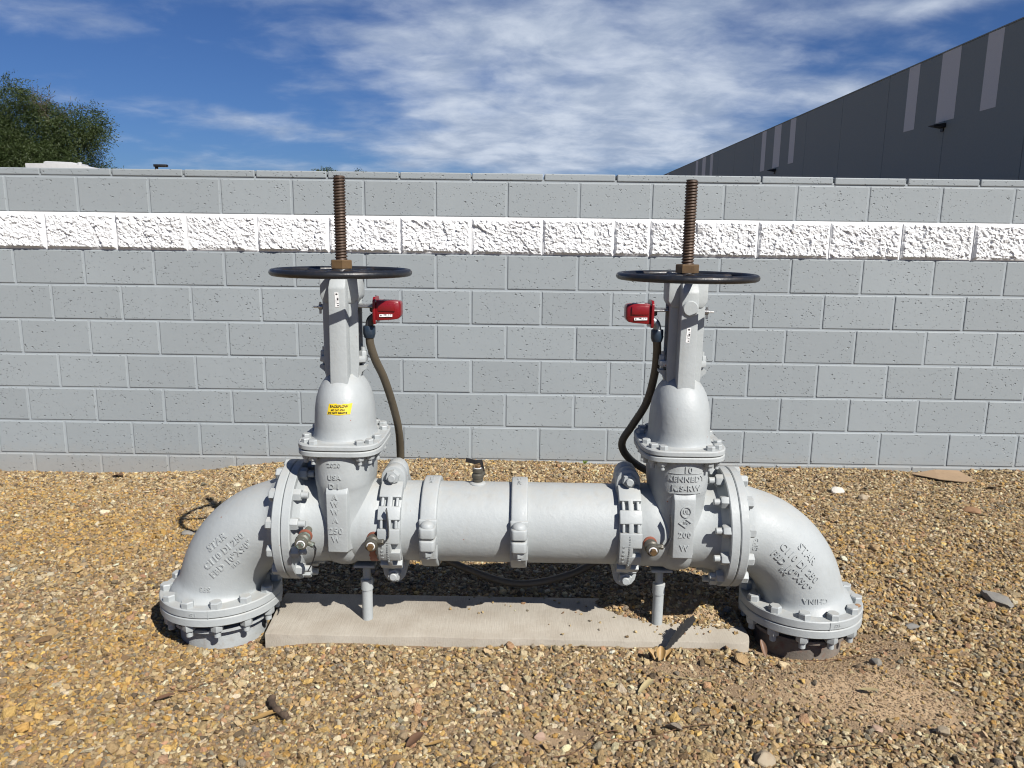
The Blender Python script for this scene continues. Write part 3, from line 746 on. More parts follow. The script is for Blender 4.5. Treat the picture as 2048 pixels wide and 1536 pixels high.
def valve(s):
    cx = s*VA
    b = MB()
    # barrel along x
    b.add(lathe([(-.165, .130), (-.165, .1365), (-.135, .1365), (-.128, .1405), (-.08, .1415), (-.02, .142), (.05, .142), (.10, .144), (.128, .151), (.139, .164), (.1455, .180)], (cx, 0, 0), (s, 0, 0), 64))
    b.add(lathe(flange_prof(.1755-FT, .1745), (cx, 0, 0), (s, 0, 0), 72))
    # upright oval body, long across the flow
    prof = [(.270, .097, .157), (.20, .0965, .157), (.168, .096, .157), (.152, .0945, .153), (.138, .092, .1475), (.05, .090, .147), (-.01, .087, .146), (-.045, .082, .143), (-.082, .073, .131), (-.115, .061, .108), (-.138, .042, .065), (-.144, .02, .03)]
    b.add(rings([superell(cx, 0, z, hx, hy, 2.5) for z, hx, hy in prof]))
    # lower bonnet flange
    b.add(rings([superell(cx, 0, z, hx, hx+.033, 4.0, 80) for z, hx in ((.2670, .1335), (.2705, .1375), (.2825, .1375), (.2858, .1345))]))
    lab = 'left gate valve, bonnet with yellow sticker' if s < 0 else 'right gate valve with raised maker letters on its body'
    o = part('gate_valve', b, PIPE, A, label=lab)
    # front rib that carries the casting marks
    rs = []
    for z, fw, yf in ((-.060, .028, .146), (-.054, .0325, .1635), (.12, .0335, .1635), (.145, .0345, .1615), (.163, .036, .150)):
        rs.append([(cx-fw, -yf, z), (cx+fw, -yf, z), (cx+fw+.004, -yf+.022, z), (cx+fw+.030, -.100, z), (cx+fw+.05, -.05, z), (cx-fw-.05, -.05, z), (cx-fw-.030, -.100, z), (cx-fw-.004, -yf+.022, z)])
    part('rib', rings(rs), PIPE, o, bevel=.007, bseg=3)
    # bonnet
    d = MB()
    d.add(rings([superell(cx, 0, z, hx, hx+.033, 4.0, 80) for z, hx in ((.2880, .1345), (.2912, .1380), (.3025, .1380), (.3060, .1345))]))
    dp = [(.3055, .112, .145), (.310, .1045, .137), (.319, .1005, .133), (.35, .0990, .131), (.40, .0965, .126), (.435, .0915, .118), (.462, .0835, .106), (.485, .0725, .091), (.503, .059, .074), (.516, .045, .052), (.52, .02, .02)]
    d.add(rings([superell(cx, 0, z, hx, hy, 2.15) for z, hx, hy in dp]))
    # ears for the gland bolts
    for q in (-1, 1):
        d.add(prism([(.03, .47), (.052, .485), (.062, .520), (.078, .533), (.078, .541), (.045, .541), (.03, .515)], -.016, .016, lambda u, v, t: (cx+q*u, t, v)))
    bn = part('bonnet', d, PIPE, o)
    # yoke
    y = MB()
    for q in (-1, 1):
        rs = []
        for z, fw, yf in ((.455, .029, .083), (.50, .0285, .0815), (.70, .0272, .080), (.800, .0270, .079), (.829, .0255, .060)):
            rs.append([(cx-fw, q*yf, z), (cx+fw, q*yf, z), (cx+fw+.002, q*.030, z), (cx-fw-.002, q*.030, z)])
        y.add(rings(rs))
        rs = []
        for z, bw in ((.470, .050), (.52, .055), (.56, .0575), (.76, .0575), (.825, .0595)):
            rs.append([(cx-bw, q*.037, z), (cx+bw, q*.037, z), (cx+bw, q*.026, z), (cx-bw, q*.026, z)])
        y.add(rings(rs))
    yk = part('yoke', y, PIPE, o, bevel=.005, bseg=2)
    cap = MB(); cap.add(rings([[(cx+x, yy, z) for x, yy in ((-hx, -.042), (hx, -.042), (hx, .055), (-hx, .055))] for z, hx in ((.748, .050), (.768, .0635), (.830, .0635))]))
    part('yoke_cap', cap, PIPE, o, bevel=.006, bseg=2)
    # gland
    g = MB(); g.add(prism([(-.076, -.020), (-.05, -.034), (.05, -.034), (.076, -.020), (.076, .020), (.05, .034), (-.05, .034), (-.076, .020)], .553, .573, lambda u, v, t: (cx+u, v, t)))
    part('gland', g, PIPE, o, bevel=.003)
    part('gland_packing', MB().add(cyl((cx, 0, .51), (cx, 0, .556), .030, 20)).add(cyl((cx, 0, .57), (cx, 0, .60), .026, 20)), PIPE_DARK, o)
    gb = MB(); gb.add(hexa((0, 0, .0), (0, 0, 1), .024, .016)); gb.add(cyl((0, 0, -.045), (0, 0, .028), .0075, 12)); gbm = mesh_of(gb, 30, name='bolt')
    for q in (-1, 1): obj('bolt', gbm, PIPE, o, (cx+q*.064, 0, .573))
    # bonnet bolts
    for a in (10, 40, 66, 114, 140, 170, 190, 220, 246, 294, 320, 350):
        c, sn = math.cos(R(a)), math.sin(R(a)); k = .1175
        px, py = k*math.copysign(abs(c)**(2/4.0), c), (k+.033)*math.copysign(abs(sn)**(2/4.0), sn)
        obj('bolt', BB, PIPE, o, (cx+px, py, .2685), (0, 0, random.uniform(0, 1)))
    # stem
    P_, r0, hh = .0092, .0165, .0036; z0, z1 = .62, 1.150; n = int((z1-z0)/P_*7); seg = 24; rs = []
    for i in range(n+1):
        z = z0+(z1-z0)*i/n; row = []
        for j in range(seg):
            ph = (z/P_-j/seg) % 1.0; w = max(0, min(1, 1.6-4.2*abs(ph-.5)))
            fade = min(1, (z1-z)/.006)
            r = (r0+hh*w)*(.9+.1*fade)
            row.append((cx+r*math.cos(2*PI*j/seg), r*math.sin(2*PI*j/seg), z))
        rs.append(row)
    st = MB().add(rings(rs)).add(cyl((cx, 0, .55), (cx, 0, .62), .0165, 24))
    part('stem', st, RUST, o, smooth=50)
    # handwheel
    w = MB(); zw = .846; RR = .2155; S = 96
    prng = []
    for i in range(S):
        a = 2*PI*i/S; c, sn = math.cos(a), math.sin(a)
        prng.append([(cx+(RR+.0125*math.cos(2*PI*j/16))*c, (RR+.0125*math.cos(2*PI*j/16))*sn, zw+.0115*math.sin(2*PI*j/16)) for j in range(16)])
    w.add(rings(prng, closed=True))
    w.add(lathe([(-.016, .030), (-.010, .036), (.006, .036), (.0125, .031)], (cx, 0, zw), (0, 0, 1), 32))
    a0 = .25 if s < 0 else .62
    for k in range(6):
        a = a0+2*PI*k/6; dv = Vector((math.cos(a), math.sin(a), 0)); pv = Vector((-math.sin(a), math.cos(a), 0)); rs = []
        for (r, hw, z, th) in ((.028, .017, .001, .010), (.07, .0125, .000, .0085), (.12, .0105, -.002, .0075), (.18, .011, -.002, .007), (.210, .015, -.0, .0075)):
            ctr = Vector((cx, 0, zw+z))+dv*r
            rs.append([ctr+pv*hw*math.cos(2*PI*j/10)+Vector((0, 0, th*math.sin(2*PI*j/10))) for j in range(10)])
        w.add(rings(rs))
    part('handwheel', w, BLACK, o, smooth=45)
    nt_ = MB().add(hexa((cx, 0, .8585), (0, 0, 1), .064, .027, .06, rot=.30 if s < 0 else .42))
    part('stem_nut', nt_, BRONZE, o, smooth=20)
    # casting marks
    def flat(x, z, h): return (x, -.1635-h, z)
    def oval(x, z, h):
        u = min(.97, abs(x-cx)/.0965); yy = .1572*(1-u**2.5)**(1/2.5); return (x, -yy-h, z)
    D = .0056
    def letter(vf, place, x, z):
        t = MB(); emboss(t, vf, place, x, z); lt = part('lettering', t, PIPE, o, smooth=30)
    if s < 0:
        for ch, z, dx, sz, pl in (('2020', .2395, -.006, .0205, oval), ('USA', .198, -.006, .022, oval), ('D I', .1685, -.008, .024, oval), ('A', .134, -.005, .024, flat), ('W', .110, -.005, .024, flat), ('W', .084, -.005, .024, flat), ('A', .056, -.005, .024, flat), ('250', .0195, -.004, .028, flat), ('W', -.009, -.004, .027, flat)):
            letter(text_vf(ch, sz, D, .022, 1.10), pl, cx+dx, z)
    else:
        for ch, z, dx, sz, pl in (('10', .2420, .006, .028, oval), ('KENNEDY', .2115, .003, .0245, oval), ('K.S-RW', .181, .003, .026, oval), ('200', .0265, .005, .026, flat), ('W', -.019, .005, .027, flat)):
            letter(text_vf(ch, sz, D, .022, 1.12), pl, cx+dx, z)
        t = MB(); emboss(t, ring2d(.0136, .0174, D*1.2, 28, 1.1), flat, cx+.005, .105); part('emblem', t, PIPE, o, smooth=30)
        letter(text_vf('UL', .0165, D, .014, 1.0), flat, cx+.005, .105)
        t = MB(); emboss(t, ring2d(.0168, .0228, D*1.25, 4, .72), flat, cx+.005, .068); part('emblem', t, PIPE, o, smooth=30)
        letter(text_vf('FM', .0125, D, .014), flat, cx+.005, .068)
    if s > 0:
        # raised name plate frame and the round boss on the yoke
        fr = MB()
        for (za, zb, xa_, xb_) in ((.2290, .2305, -.052, .052), (.1635, .165, -.052, .052)):
            n_ = 12
            for i in range(n_):
                x_0, x_1 = cx+xa_+(xb_-xa_)*i/n_, cx+xa_+(xb_-xa_)*(i+1)/n_
                p = [oval(x_0, za, 0), oval(x_1, za, 0), oval(x_1, zb, 0), oval(x_0, zb, 0), oval(x_0, za, .002), oval(x_1, za, .002), oval(x_1, zb, .002), oval(x_0, zb, .002)]
                fr.add((p, [(4, 5, 6, 7), (0, 1, 5, 4), (2, 3, 7, 6)]))
        part('name_plate', fr, PIPE, o, smooth=0)
        part('boss', MB().add(lathe([(-.01, .0245), (.006, .0245), (.009, .0215)], (cx, -.0785, .750), (0, -1, 0), 36)), PIPE, o, label='round raised boss on the front of the yoke')
    # printed labels
    def sticker(x, z, w_, h_, ang, yy, name, mat):
        m_ = mesh_of(box(-w_/2, w_/2, -.0004, .0004, -h_/2, h_/2), 0, name=name)
        return obj(name, m_, mat, o, (x, yy, z), (0, ang, 0))
    if s < 0: sticker(cx+.001, .762, .047, .0125, R(88), -.0803, 'barcode_label', BARCODE)
    else: sticker(cx-.002, .665, .047, .0125, R(94), -.0806, 'barcode_label', BARCODE)
    if s < 0:
        def dome(x, z, h):
            hx = np.interp(z, [q[0] for q in dp], [q[1] for q in dp]); hy = np.interp(z, [q[0] for q in dp], [q[2] for q in dp]); u = min(.98, abs(x-cx)/hx)
            return (x, -hy*(1-u**2.15)**(1/2.15)-h, z)
        v = []; f = []; nx_, nz_ = 17, 9
        for kz in range(nz_):
            for kx in range(nx_):
                u, q = kx/(nx_-1), kz/(nz_-1)
                x = cx-.0255+.0735*u-.006*(1-q)+.0; z = .398+.0355*q+.0012*math.sin(u*9+q*4)
                if q == 1 and .35 < u < .62: z -= .0035
                v.append(dome(x, z, .0008+.0006*math.sin(u*14)*q))
        for kz in range(nz_-1):
            for kx in range(nx_-1): a = kz*nx_+kx; f.append((a, a+1, a+nx_+1, a+nx_))
        sk = part('warning_sticker', (v, f), YELLOW, o, smooth=60, label='wrinkled yellow warning sticker on the bonnet')
        tx = MB(); xc = cx+.007
        emboss(tx, text_vf('BACKFLOW', .0105, .0004, .02, 1.02), lambda x, z, h: dome(x, z, .0022+h), xc, .4245)
        emboss(tx, text_vf('602 267 4704', .0072, .0004, .03, 1.1), lambda x, z, h: dome(x, z, .0022+h), xc-.003, .4135)
        emboss(tx, text_vf('DO NOT REMOVE', .0072, .0004, .03, 1.05), lambda x, z, h: dome(x, z, .0022+h), xc-.004, .4045)
        part('lettering', tx, INK, o, smooth=0, label='dark print on the yellow sticker')
    return o
valve(-1); valve(1)

# spool, band clamps, couplings -------------------------------------
sp = part('pipe_spool', MB().add(lathe([(-.405, .13), (-.405, .1365), (.405, .1365), (.405, .13)], (0, 0, 0), (1, 0, 0), 80)), PIPE, A, label='smooth straight middle pipe')
part('fitting_boss', MB().add(lathe([(.130, .028), (.1375, .0275), (.141, .024), (.143, .019)], (-.114, 0, 0), (0, 0, 1), 28)), PIPE, sp)

def band(x, lab):
    b = MB(); W = .0275
    for (a0, a1) in ((R(9), R(171)), (R(189), R(351))):
        b.add(sector(x-W, x+W, .134, .1545, a0, a1, 56))
    for q in (-1, 1):        # front and rear bolt lugs, upper and lower
        for (z0, z1) in ((.003, .040), (-.040, -.002)):
            poly = [(-.029, .120), (.029, .120), (.027, .176), (.020, .186), (-.020, .186), (-.027, .176)]
            b.add(prism(poly, z0, z1, lambda u, v, t: (x+u, q*v, t)))
        b.add(prism([(-.029, .136), (.029, .136), (.029, .152), (-.029, .152)], .03, .058, lambda u, v, t: (x+u*(1 if t < .04 else 1.06), q*(v if t < .04 else v*.985), t)))
        b.add(prism([(-.030, .120), (.030, .120), (.030, .150), (-.030, .150)], -.085, -.03, lambda u, v, t: (x+u, q*(v if t > -.05 else v*.93), t)))
    o = part('band_clamp', b, PIPE, A, bevel=.006, bseg=3, label=lab)
    for q in (-1, 1):
        part('bolt', MB().add(lathe([(0, .0235), (.006, .0225), (.012, .018), (.0165, .010), (.018, .002)], (x, q*.160, .040), (0, 0, 1), 24)).add(cyl((x, q*.160, -.07), (x, q*.160, .04), .009, 14)), PIPE, o)
        part('nut', MB().add(hexa((x, q*.160, -.041), (0, 0, -1), .034, .020, rot=.2)), PIPE, o)
    t = MB()
    emboss(t, text_vf('744 SD', .017, .003, .01, 1.05), lambda u, v, h: (x+v-.01, -(.1555+h)*math.sin((u+.02)/.1555), (.1555+h)*math.cos((u+.02)/.1555)), 0, .010, PI)
    part('lettering', t, PIPE, o, smooth=30)
band(-.268, 'left smooth band clamp round the middle pipe'); band(.030, 'right smooth band clamp round the middle pipe')

def coupling(cx, s, lab):
    b = MB(); W = .0365
    b.add(sector(cx-W, cx+W, .130, .1475, 0, 2*PI-1e-4, 96))          # recessed shell
    b.add(sector(cx-.008, cx+.008, .140, .166, R(-68), R(68), 40))       # central spine
    for (a0, a1) in ((47, 71), (20, 36), (-8, 10), (-33, -19), (-54, -43), (-72, -62)):
        b.add(sector(cx-W, cx+W, .140, .1665, R(a0), R(a1), 8))
    b.add(sector(cx-W, cx-.005, .140, .1662, R(-30), R(2), 12))         # solid label panel on the left half
    for (a0, a1) in ((36, 47), (10, 20)):
        for sx in (-1, 1): b.add(sector(cx+sx*.024-.0045, cx+sx*.024+.0045, .140, .1640, R(a0), R(a1), 8))
    b.add(sector(cx-W, cx+W, .140, .162, R(110), R(250), 50))
    for q in (-1, 1):
        prof = [(-.040, .120), (.040, .120), (.040, .165), (.036, .184), (.024, .200), (.008, .207), (-.008, .207), (-.024, .200), (-.036, .184), (-.040, .165)]
        prof = [(u, v*q) for u, v in prof]
        b.add(prism(prof, -.050, -.001, lambda u, v, t: (cx+u, t, v))); b.add(prism(prof, .001, .056, lambda u, v, t: (cx+u*.97, t, v)))
    o = part('pipe_coupling', b, PIPE, A, bevel=.003, bseg=2, bang=40, label=lab)
    for q in (-1, 1):
        part('bolt', MB().add(hexa((cx, -.0505, q*.174), (0, -1, 0), .042, .022, rot=.3)).add(cyl((cx, -.088, q*.174), (cx, .07, q*.174), .0128, 20, .0025)).add(cyl((cx, .056, q*.174), (cx, .072, q*.174), .021, 20, .004)), PIPE, o)
    t = MB(); r = random.Random(3)
    # rows of small raised casting characters, too worn to read
    for col, a_0, a_1, n_, sz in ((-.022, -27, -6, 5, .0045), (-.0035, -34, 6, 15, .0028)):
        for i in range(n_):
            a = R(a_0+(a_1-a_0)*i/(n_-1)); h = r.uniform(.6, 1)*sz
            t.add(sector(cx+col-h, cx+col-h*.35, .165, .1685, a-.011, a+.011, 2)); t.add(sector(cx+col+h*.35, cx+col+h, .165, .1685, a-.011, a+.011, 2))
            if r.random() < .6: t.add(sector(cx+col-h, cx+col+h, .165, .1684, a-.011, a-.006, 1))
    part('casting_mark', t, PIPE, o, smooth=0)['kind'] = 'stuff'
coupling(-.395, -1, 'ribbed pipe coupling beside the left gate valve'); coupling(.393, 1, 'ribbed pipe coupling beside the right gate valve')

# test cocks ---------------------------------------------------------
def cock(p, axis, side, lev, lab, mat=COCK, stub=0.0, tape=True, scale=1.0, levmat=DARKSTEEL, red=True):
    """small ball valve; side = direction of the handle stem, lev = list of lever offsets"""
    u = Vector(axis).normalized(); p = Vector(p); sd = Vector(side).normalized(); k = scale
    m = MB(); m.add(lathe([(-.03, .013*k), (stub+.0, .013*k)], p, u, 18)) if stub else None
    q = p+u*stub
    m.add(lathe([(0, .0165*k), (.006*k, .0175*k), (.008*k, .020*k), (.018*k, .020*k), (.021*k, .0225*k), (.032*k, .0225*k), (.036*k, .0178*k), (.041*k, .0170*k), (.042*k, .0200*k), (.053*k, .0200*k), (.055*k, .016*k)], q, u, 20))
    if red: m_r = MB().add(lathe([(-.004, .023*k), (.003, .022*k), (.0045, .017*k)], q, u, 20))
    c = q+u*.027*k
    m.add(cyl(c, c+sd*.034*k, .0085*k, 14)); m.add(hexa(c+sd*.030*k, sd, .016*k, .008*k))
    o = part('test_cock', m, mat, A, label=lab, smooth=35)
    if red: part('primer_ring', m_r, REDRUST, o)
    if tape: part('thread_tape', MB().add(lathe([(0, .0120*k), (.002*k, .0140*k), (.0035*k, .012*k)], q+u*.054*k, u, 18)), TAPE, o)
    part('plug', MB().add(hexa(q+u*.055*k, u, .020*k, .013*k, .1)), BRONZE if mat is COCK else mat, o, smooth=20)
    pts = [c+sd*.036*k]+[c+sd*.036*k+Vector(d)*k for d in lev]
    wv = u
    rs = []
    for i, a in enumerate(pts):
        d = (pts[min(i+1, len(pts)-1)]-pts[max(0, i-1)]).normalized(); nn = d.cross(wv).normalized(); ww = nn.cross(d).normalized()
        hw = .0085*k if i else .007*k
        rs.append([a+ww*hw+nn*.0016, a-ww*hw+nn*.0016, a-ww*hw-nn*.0016, a+ww*hw-nn*.0016])
    part('lever', rings(rs), levmat, o, smooth=0, bevel=.0008, bseg=1)
    return o
cock((-.447, -.142, -.012), (0.02, -1, -.08), (1, -.05, .08), [(.010, 0, .004), (.018, .0, .016), (.018, .004, .04), (.013, .006, .095), (.011, .004, .11)], 'small bronze test cock with upright lever by the left coupling')
cock((.458, -.142, -.012), (0.02, -1, -.08), (1, -.05, .08), [(.008, 0, .002), (.018, 0, .018), (.024, .004, .034), (.024, .006, .07), (.020, .004, .105)], 'small bronze test cock with upright lever by the right gate valve')
cock((-.660, -.155, .012), (.02, -1, -.10), (1, -.1, -.45), [(.008, -.004, -.012), (.006, -.004, -.03), (-.004, -.004, -.06), (-.018, -.004, -.085)], 'weathered green test cock with hanging black lever by the left flange', mat=PATINA, stub=.03, levmat=BLACKPL)
cock((-.114, 0, .139), (0, 0, 1), (.55, .8, 0), [(-.010, -.012, .050), (-.03, -.03, .052), (-.065, -.03, .060)], 'upright dark test cock on top of the middle pipe', scale=.92, levmat=BLACKPL, red=False)
for (x0_, x1_, a0_, a1_, r_) in ((-.464, -.446, -56, -14, .1426),):
    v = []; f = []; n_ = 12
    for i in range(n_+1):
        a = R(a0_+(a1_-a0_)*i/n_); w0 = .002*math.sin(i*1.9)
        rr = r_
        v += [(x0_+w0-.006*(1-i/n_), -rr*math.cos(a), rr*math.sin(a)), (x1_-w0+.004*(1-i/n_), -rr*math.cos(a), rr*math.sin(a))]
    f = [(2*i, 2*i+1, 2*i+3, 2*i+2) for i in range(n_)]
    part('primer_patch', (v, f), REDRUST, A, smooth=60, label='bare red primer streak below the left test cock')
part('valve_handle', prism([(-.02, -.012), (.02, -.012), (.02, .012), (-.02, .012)], 0, .02, lambda u, v, t: (.352+u, .05+t, -.150+v)), BLUEPL, A, bevel=.005, label='small blue handle showing under the pipe behind the right coupling')

# ------------------------------------------------------------------ tamper switches
def switch(s):
    e = empty('tamper_switch', (ASM[0]+s*VA, ASM[1], ASM[2]+.725))
    tag(e, 'red valve tamper switch on the left valve yoke, bolted to its right side' if s < 0 else 'red valve tamper switch on the right valve yoke, bolted to its left side', 'tamper switch', 'red tamper switches')
    q = -s           # the box sits towards the middle
    def X(x): return q*x
    # cover
    c = MB()
    rs = []
    for x, y0, y1, z0, z1 in ((.114, -.033, .033, -.033, .033), (.170, -.031, .031, -.029, .032), (.188, -.028, .028, -.026, .030), (.195, -.023, .023, -.015, .025)):
        rs.append([(X(x), y0, z0), (X(x), y1, z0), (X(x), y1, z1), (X(x), y0, z1)])
    c.add(rings(rs)); part('cover', c, RED, e, bevel=.004, bseg=2)
    part('cover_ridge', box(min(X(.122), X(.178)), max(X(.122), X(.178)), -.0355, -.030, -.002, .026), RED, e, bevel=.003)
    part('base_plate', prism([(-.038, -.044), (.038, -.044), (.042, -.03), (.042, .032), (.030, .044), (-.030, .044), (-.042, .032), (-.042, -.03)], .106, .115, lambda u, v, t: (X(t), u, v)), RED, e, bevel=.0025)
    for yy, zz in ((-.031, -.034), (.031, .028), (-.031, .030)): part('screw', MB().add(lathe([(0, .004), (.003, .0035)], (X(.115), yy, zz), (q, 0, 0), 10)), STEEL, e)
    m_ = mesh_of(box(-.021, .021, -.0004, .0004, -.0042, .0042), 0, name='barcode_label'); obj('barcode_label', m_, BARCODE, e, (X(.148), -.0345, -.0150), (R(-6), R(-1.5), 0))
    if s > 0: obj('info_label', mesh_of(box(-.02, .02, -.012, .012, -.0004, .0004), 0), WHITELBL, e, (X(.155), -.008, .0338))
    # bracket rods to the yoke, trip rod, far-side wing nut
    br = MB()
    for yy in (-.022, .020): br.add(cyl((X(.03), yy, .012), (X(.110), yy, .012), .0042, 10))
    br.add(box(min(X(.036), X(.104)), max(X(.036), X(.104)), -.020, .022, .015, .018))
    part('bracket', br, STEEL, e)
    part('grommet', MB().add(lathe([(0, .012), (.006, .015), (.014, .015)], (X(.092), -.004, .006), (q, 0, 0), 16)), BLACKPL, e)
    wn = MB(); wn.add(cyl((X(-.092), -.010, .008), (X(-.052), -.010, .008), .0032, 8)); wn.add(cyl((X(-.074), -.010, .008), (X(-.062), -.010, .008), .009, 14))
    wn.add(prism([(-.004, -.018), (.004, -.018), (.005, .018), (-.003, .020)], -.073, -.067, lambda u, v, t: (X(t), -.010+u, .004+v)))
    part('wing_nut', wn, STEEL, e)
    # elbow and connector
    ce = MB(); ce.add(tube(spline([(X(.112), -.002, -.020), (X(.104), -.002, -.023), (X(.092), -.002, -.034), (X(.087), -.002, -.054)], 5), .0135, 16))
    part('conduit_elbow', ce, GALV if s > 0 else DARKSTEEL, e)
    cn = MB(); cn.add(lathe([(0, .0185), (.004, .0205), (.028, .0205), (.032, .019), (.040, .0165)], (X(.087), -.002, -.052), (0, 0, -1), 20))
    part('connector', cn, NAVY, e)
switch(-1); switch(1)
pL = (ASM[0]-VA+.087, ASM[1]-.002, ASM[2]+.725-.085); pR = (ASM[0]+VA-.087, ASM[1]-.002, ASM[2]+.725-.085)
path = [pL, (-.491, 2.522, 1.045), (-.478, 2.54, .99), (-.459, 2.58, .925), (-.440, 2.63, .827), (-.428, 2.69, .713), (-.432, 2.745, .593), (-.435, 2.785, .45), (-.400, 2.79, .30), (-.320, 2.775, .215), (-.19, 2.75, .158),
        (0, 2.715, .116), (.19, 2.730, .142), (.33, 2.77, .200), (.47, 2.80, .29), (.555, 2.80, .42), (.545, 2.775, .51), (.490, 2.75, .552), (.425, 2.72, .598), (.386, 2.70, .645), (.380, 2.69, .688), (.410, 2.67, .749), (.449, 2.63, .84), (.463, 2.58, .947), (.461, 2.54, 1.03), pR]
cond = part('flexible_conduit', MB().add(tube(spline(path, 7), .0138, 16)), CONDUIT, None, smooth=60)
tag(cond, 'olive flexible conduit looping under the pipe between both red switches', 'conduit')

# ------------------------------------------------------------------ pipe stands
def stand(x, y, lab):
    e = empty('pipe_stand', (x, y, PAD[4])); tag(e, lab, 'pipe stand', 'pipe stands on the pad')
    h = ASM[2]-.1405-PAD[4]
    part('sleeve', MB().add(lathe([(-.02, .0185), (.112, .0185), (.113, .0215), (.150, .0215), (.152, .018)], (0, 0, 0), (0, 0, 1), 28)), PIPE, e)
    part('rod', MB().add(cyl((0, 0, .14), (0, 0, h-.006), .0135, 20)), PIPE, e)
    part('saddle', box(-.036, .036, -.045, .045, h-.014, h-.004), PIPE, e, bevel=.002)
stand(-.518, 2.505, 'thin grey pipe stand under the left gate valve'); stand(.500, 2.505, 'thin grey pipe stand under the right valve, footed in loose soil')

# ------------------------------------------------------------------ gravel
def pebble_mesh(seed, n=15, flat=.68):
    r = np.random.RandomState(seed); bm = bmesh.new()
    p = r.normal(size=(n, 3)); p /= np.linalg.norm(p, axis=1)[:, None]; p *= r.uniform(.82, 1.08, (n, 1)); p *= np.array([1.12, .9, flat])
    for q in p: bm.verts.new(q)
    res = bmesh.ops.convex_hull(bm, input=bm.verts); 
    bmesh.ops.delete(bm, geom=[v for v in bm.verts if not v.link_faces], context='VERTS')
    bmesh.ops.bevel(bm, geom=list(bm.edges), offset=.07, segments=1, affect='EDGES', clamp_overlap=True)
    bmesh.ops.triangulate(bm, faces=bm.faces); bmesh.ops.recalc_face_normals(bm, faces=bm.faces)
    me = bpy.data.meshes.new('pebble'); bm.to_mesh(me); bm.free()
    me.polygons.foreach_set('use_smooth', [True]*len(me.polygons)); me.set_sharp_from_angle(angle=R(32))
    me.materials.append(PEBBLE); return me
pcol = bpy.data.collections.new('pebble_shapes')
NPEB = 10
for k in range(NPEB): pcol.objects.link(bpy.data.objects.new('pebble_shape_%02d' % k, pebble_mesh(40+k, 13+k % 5, (.6, .75, .68)[k % 3])))

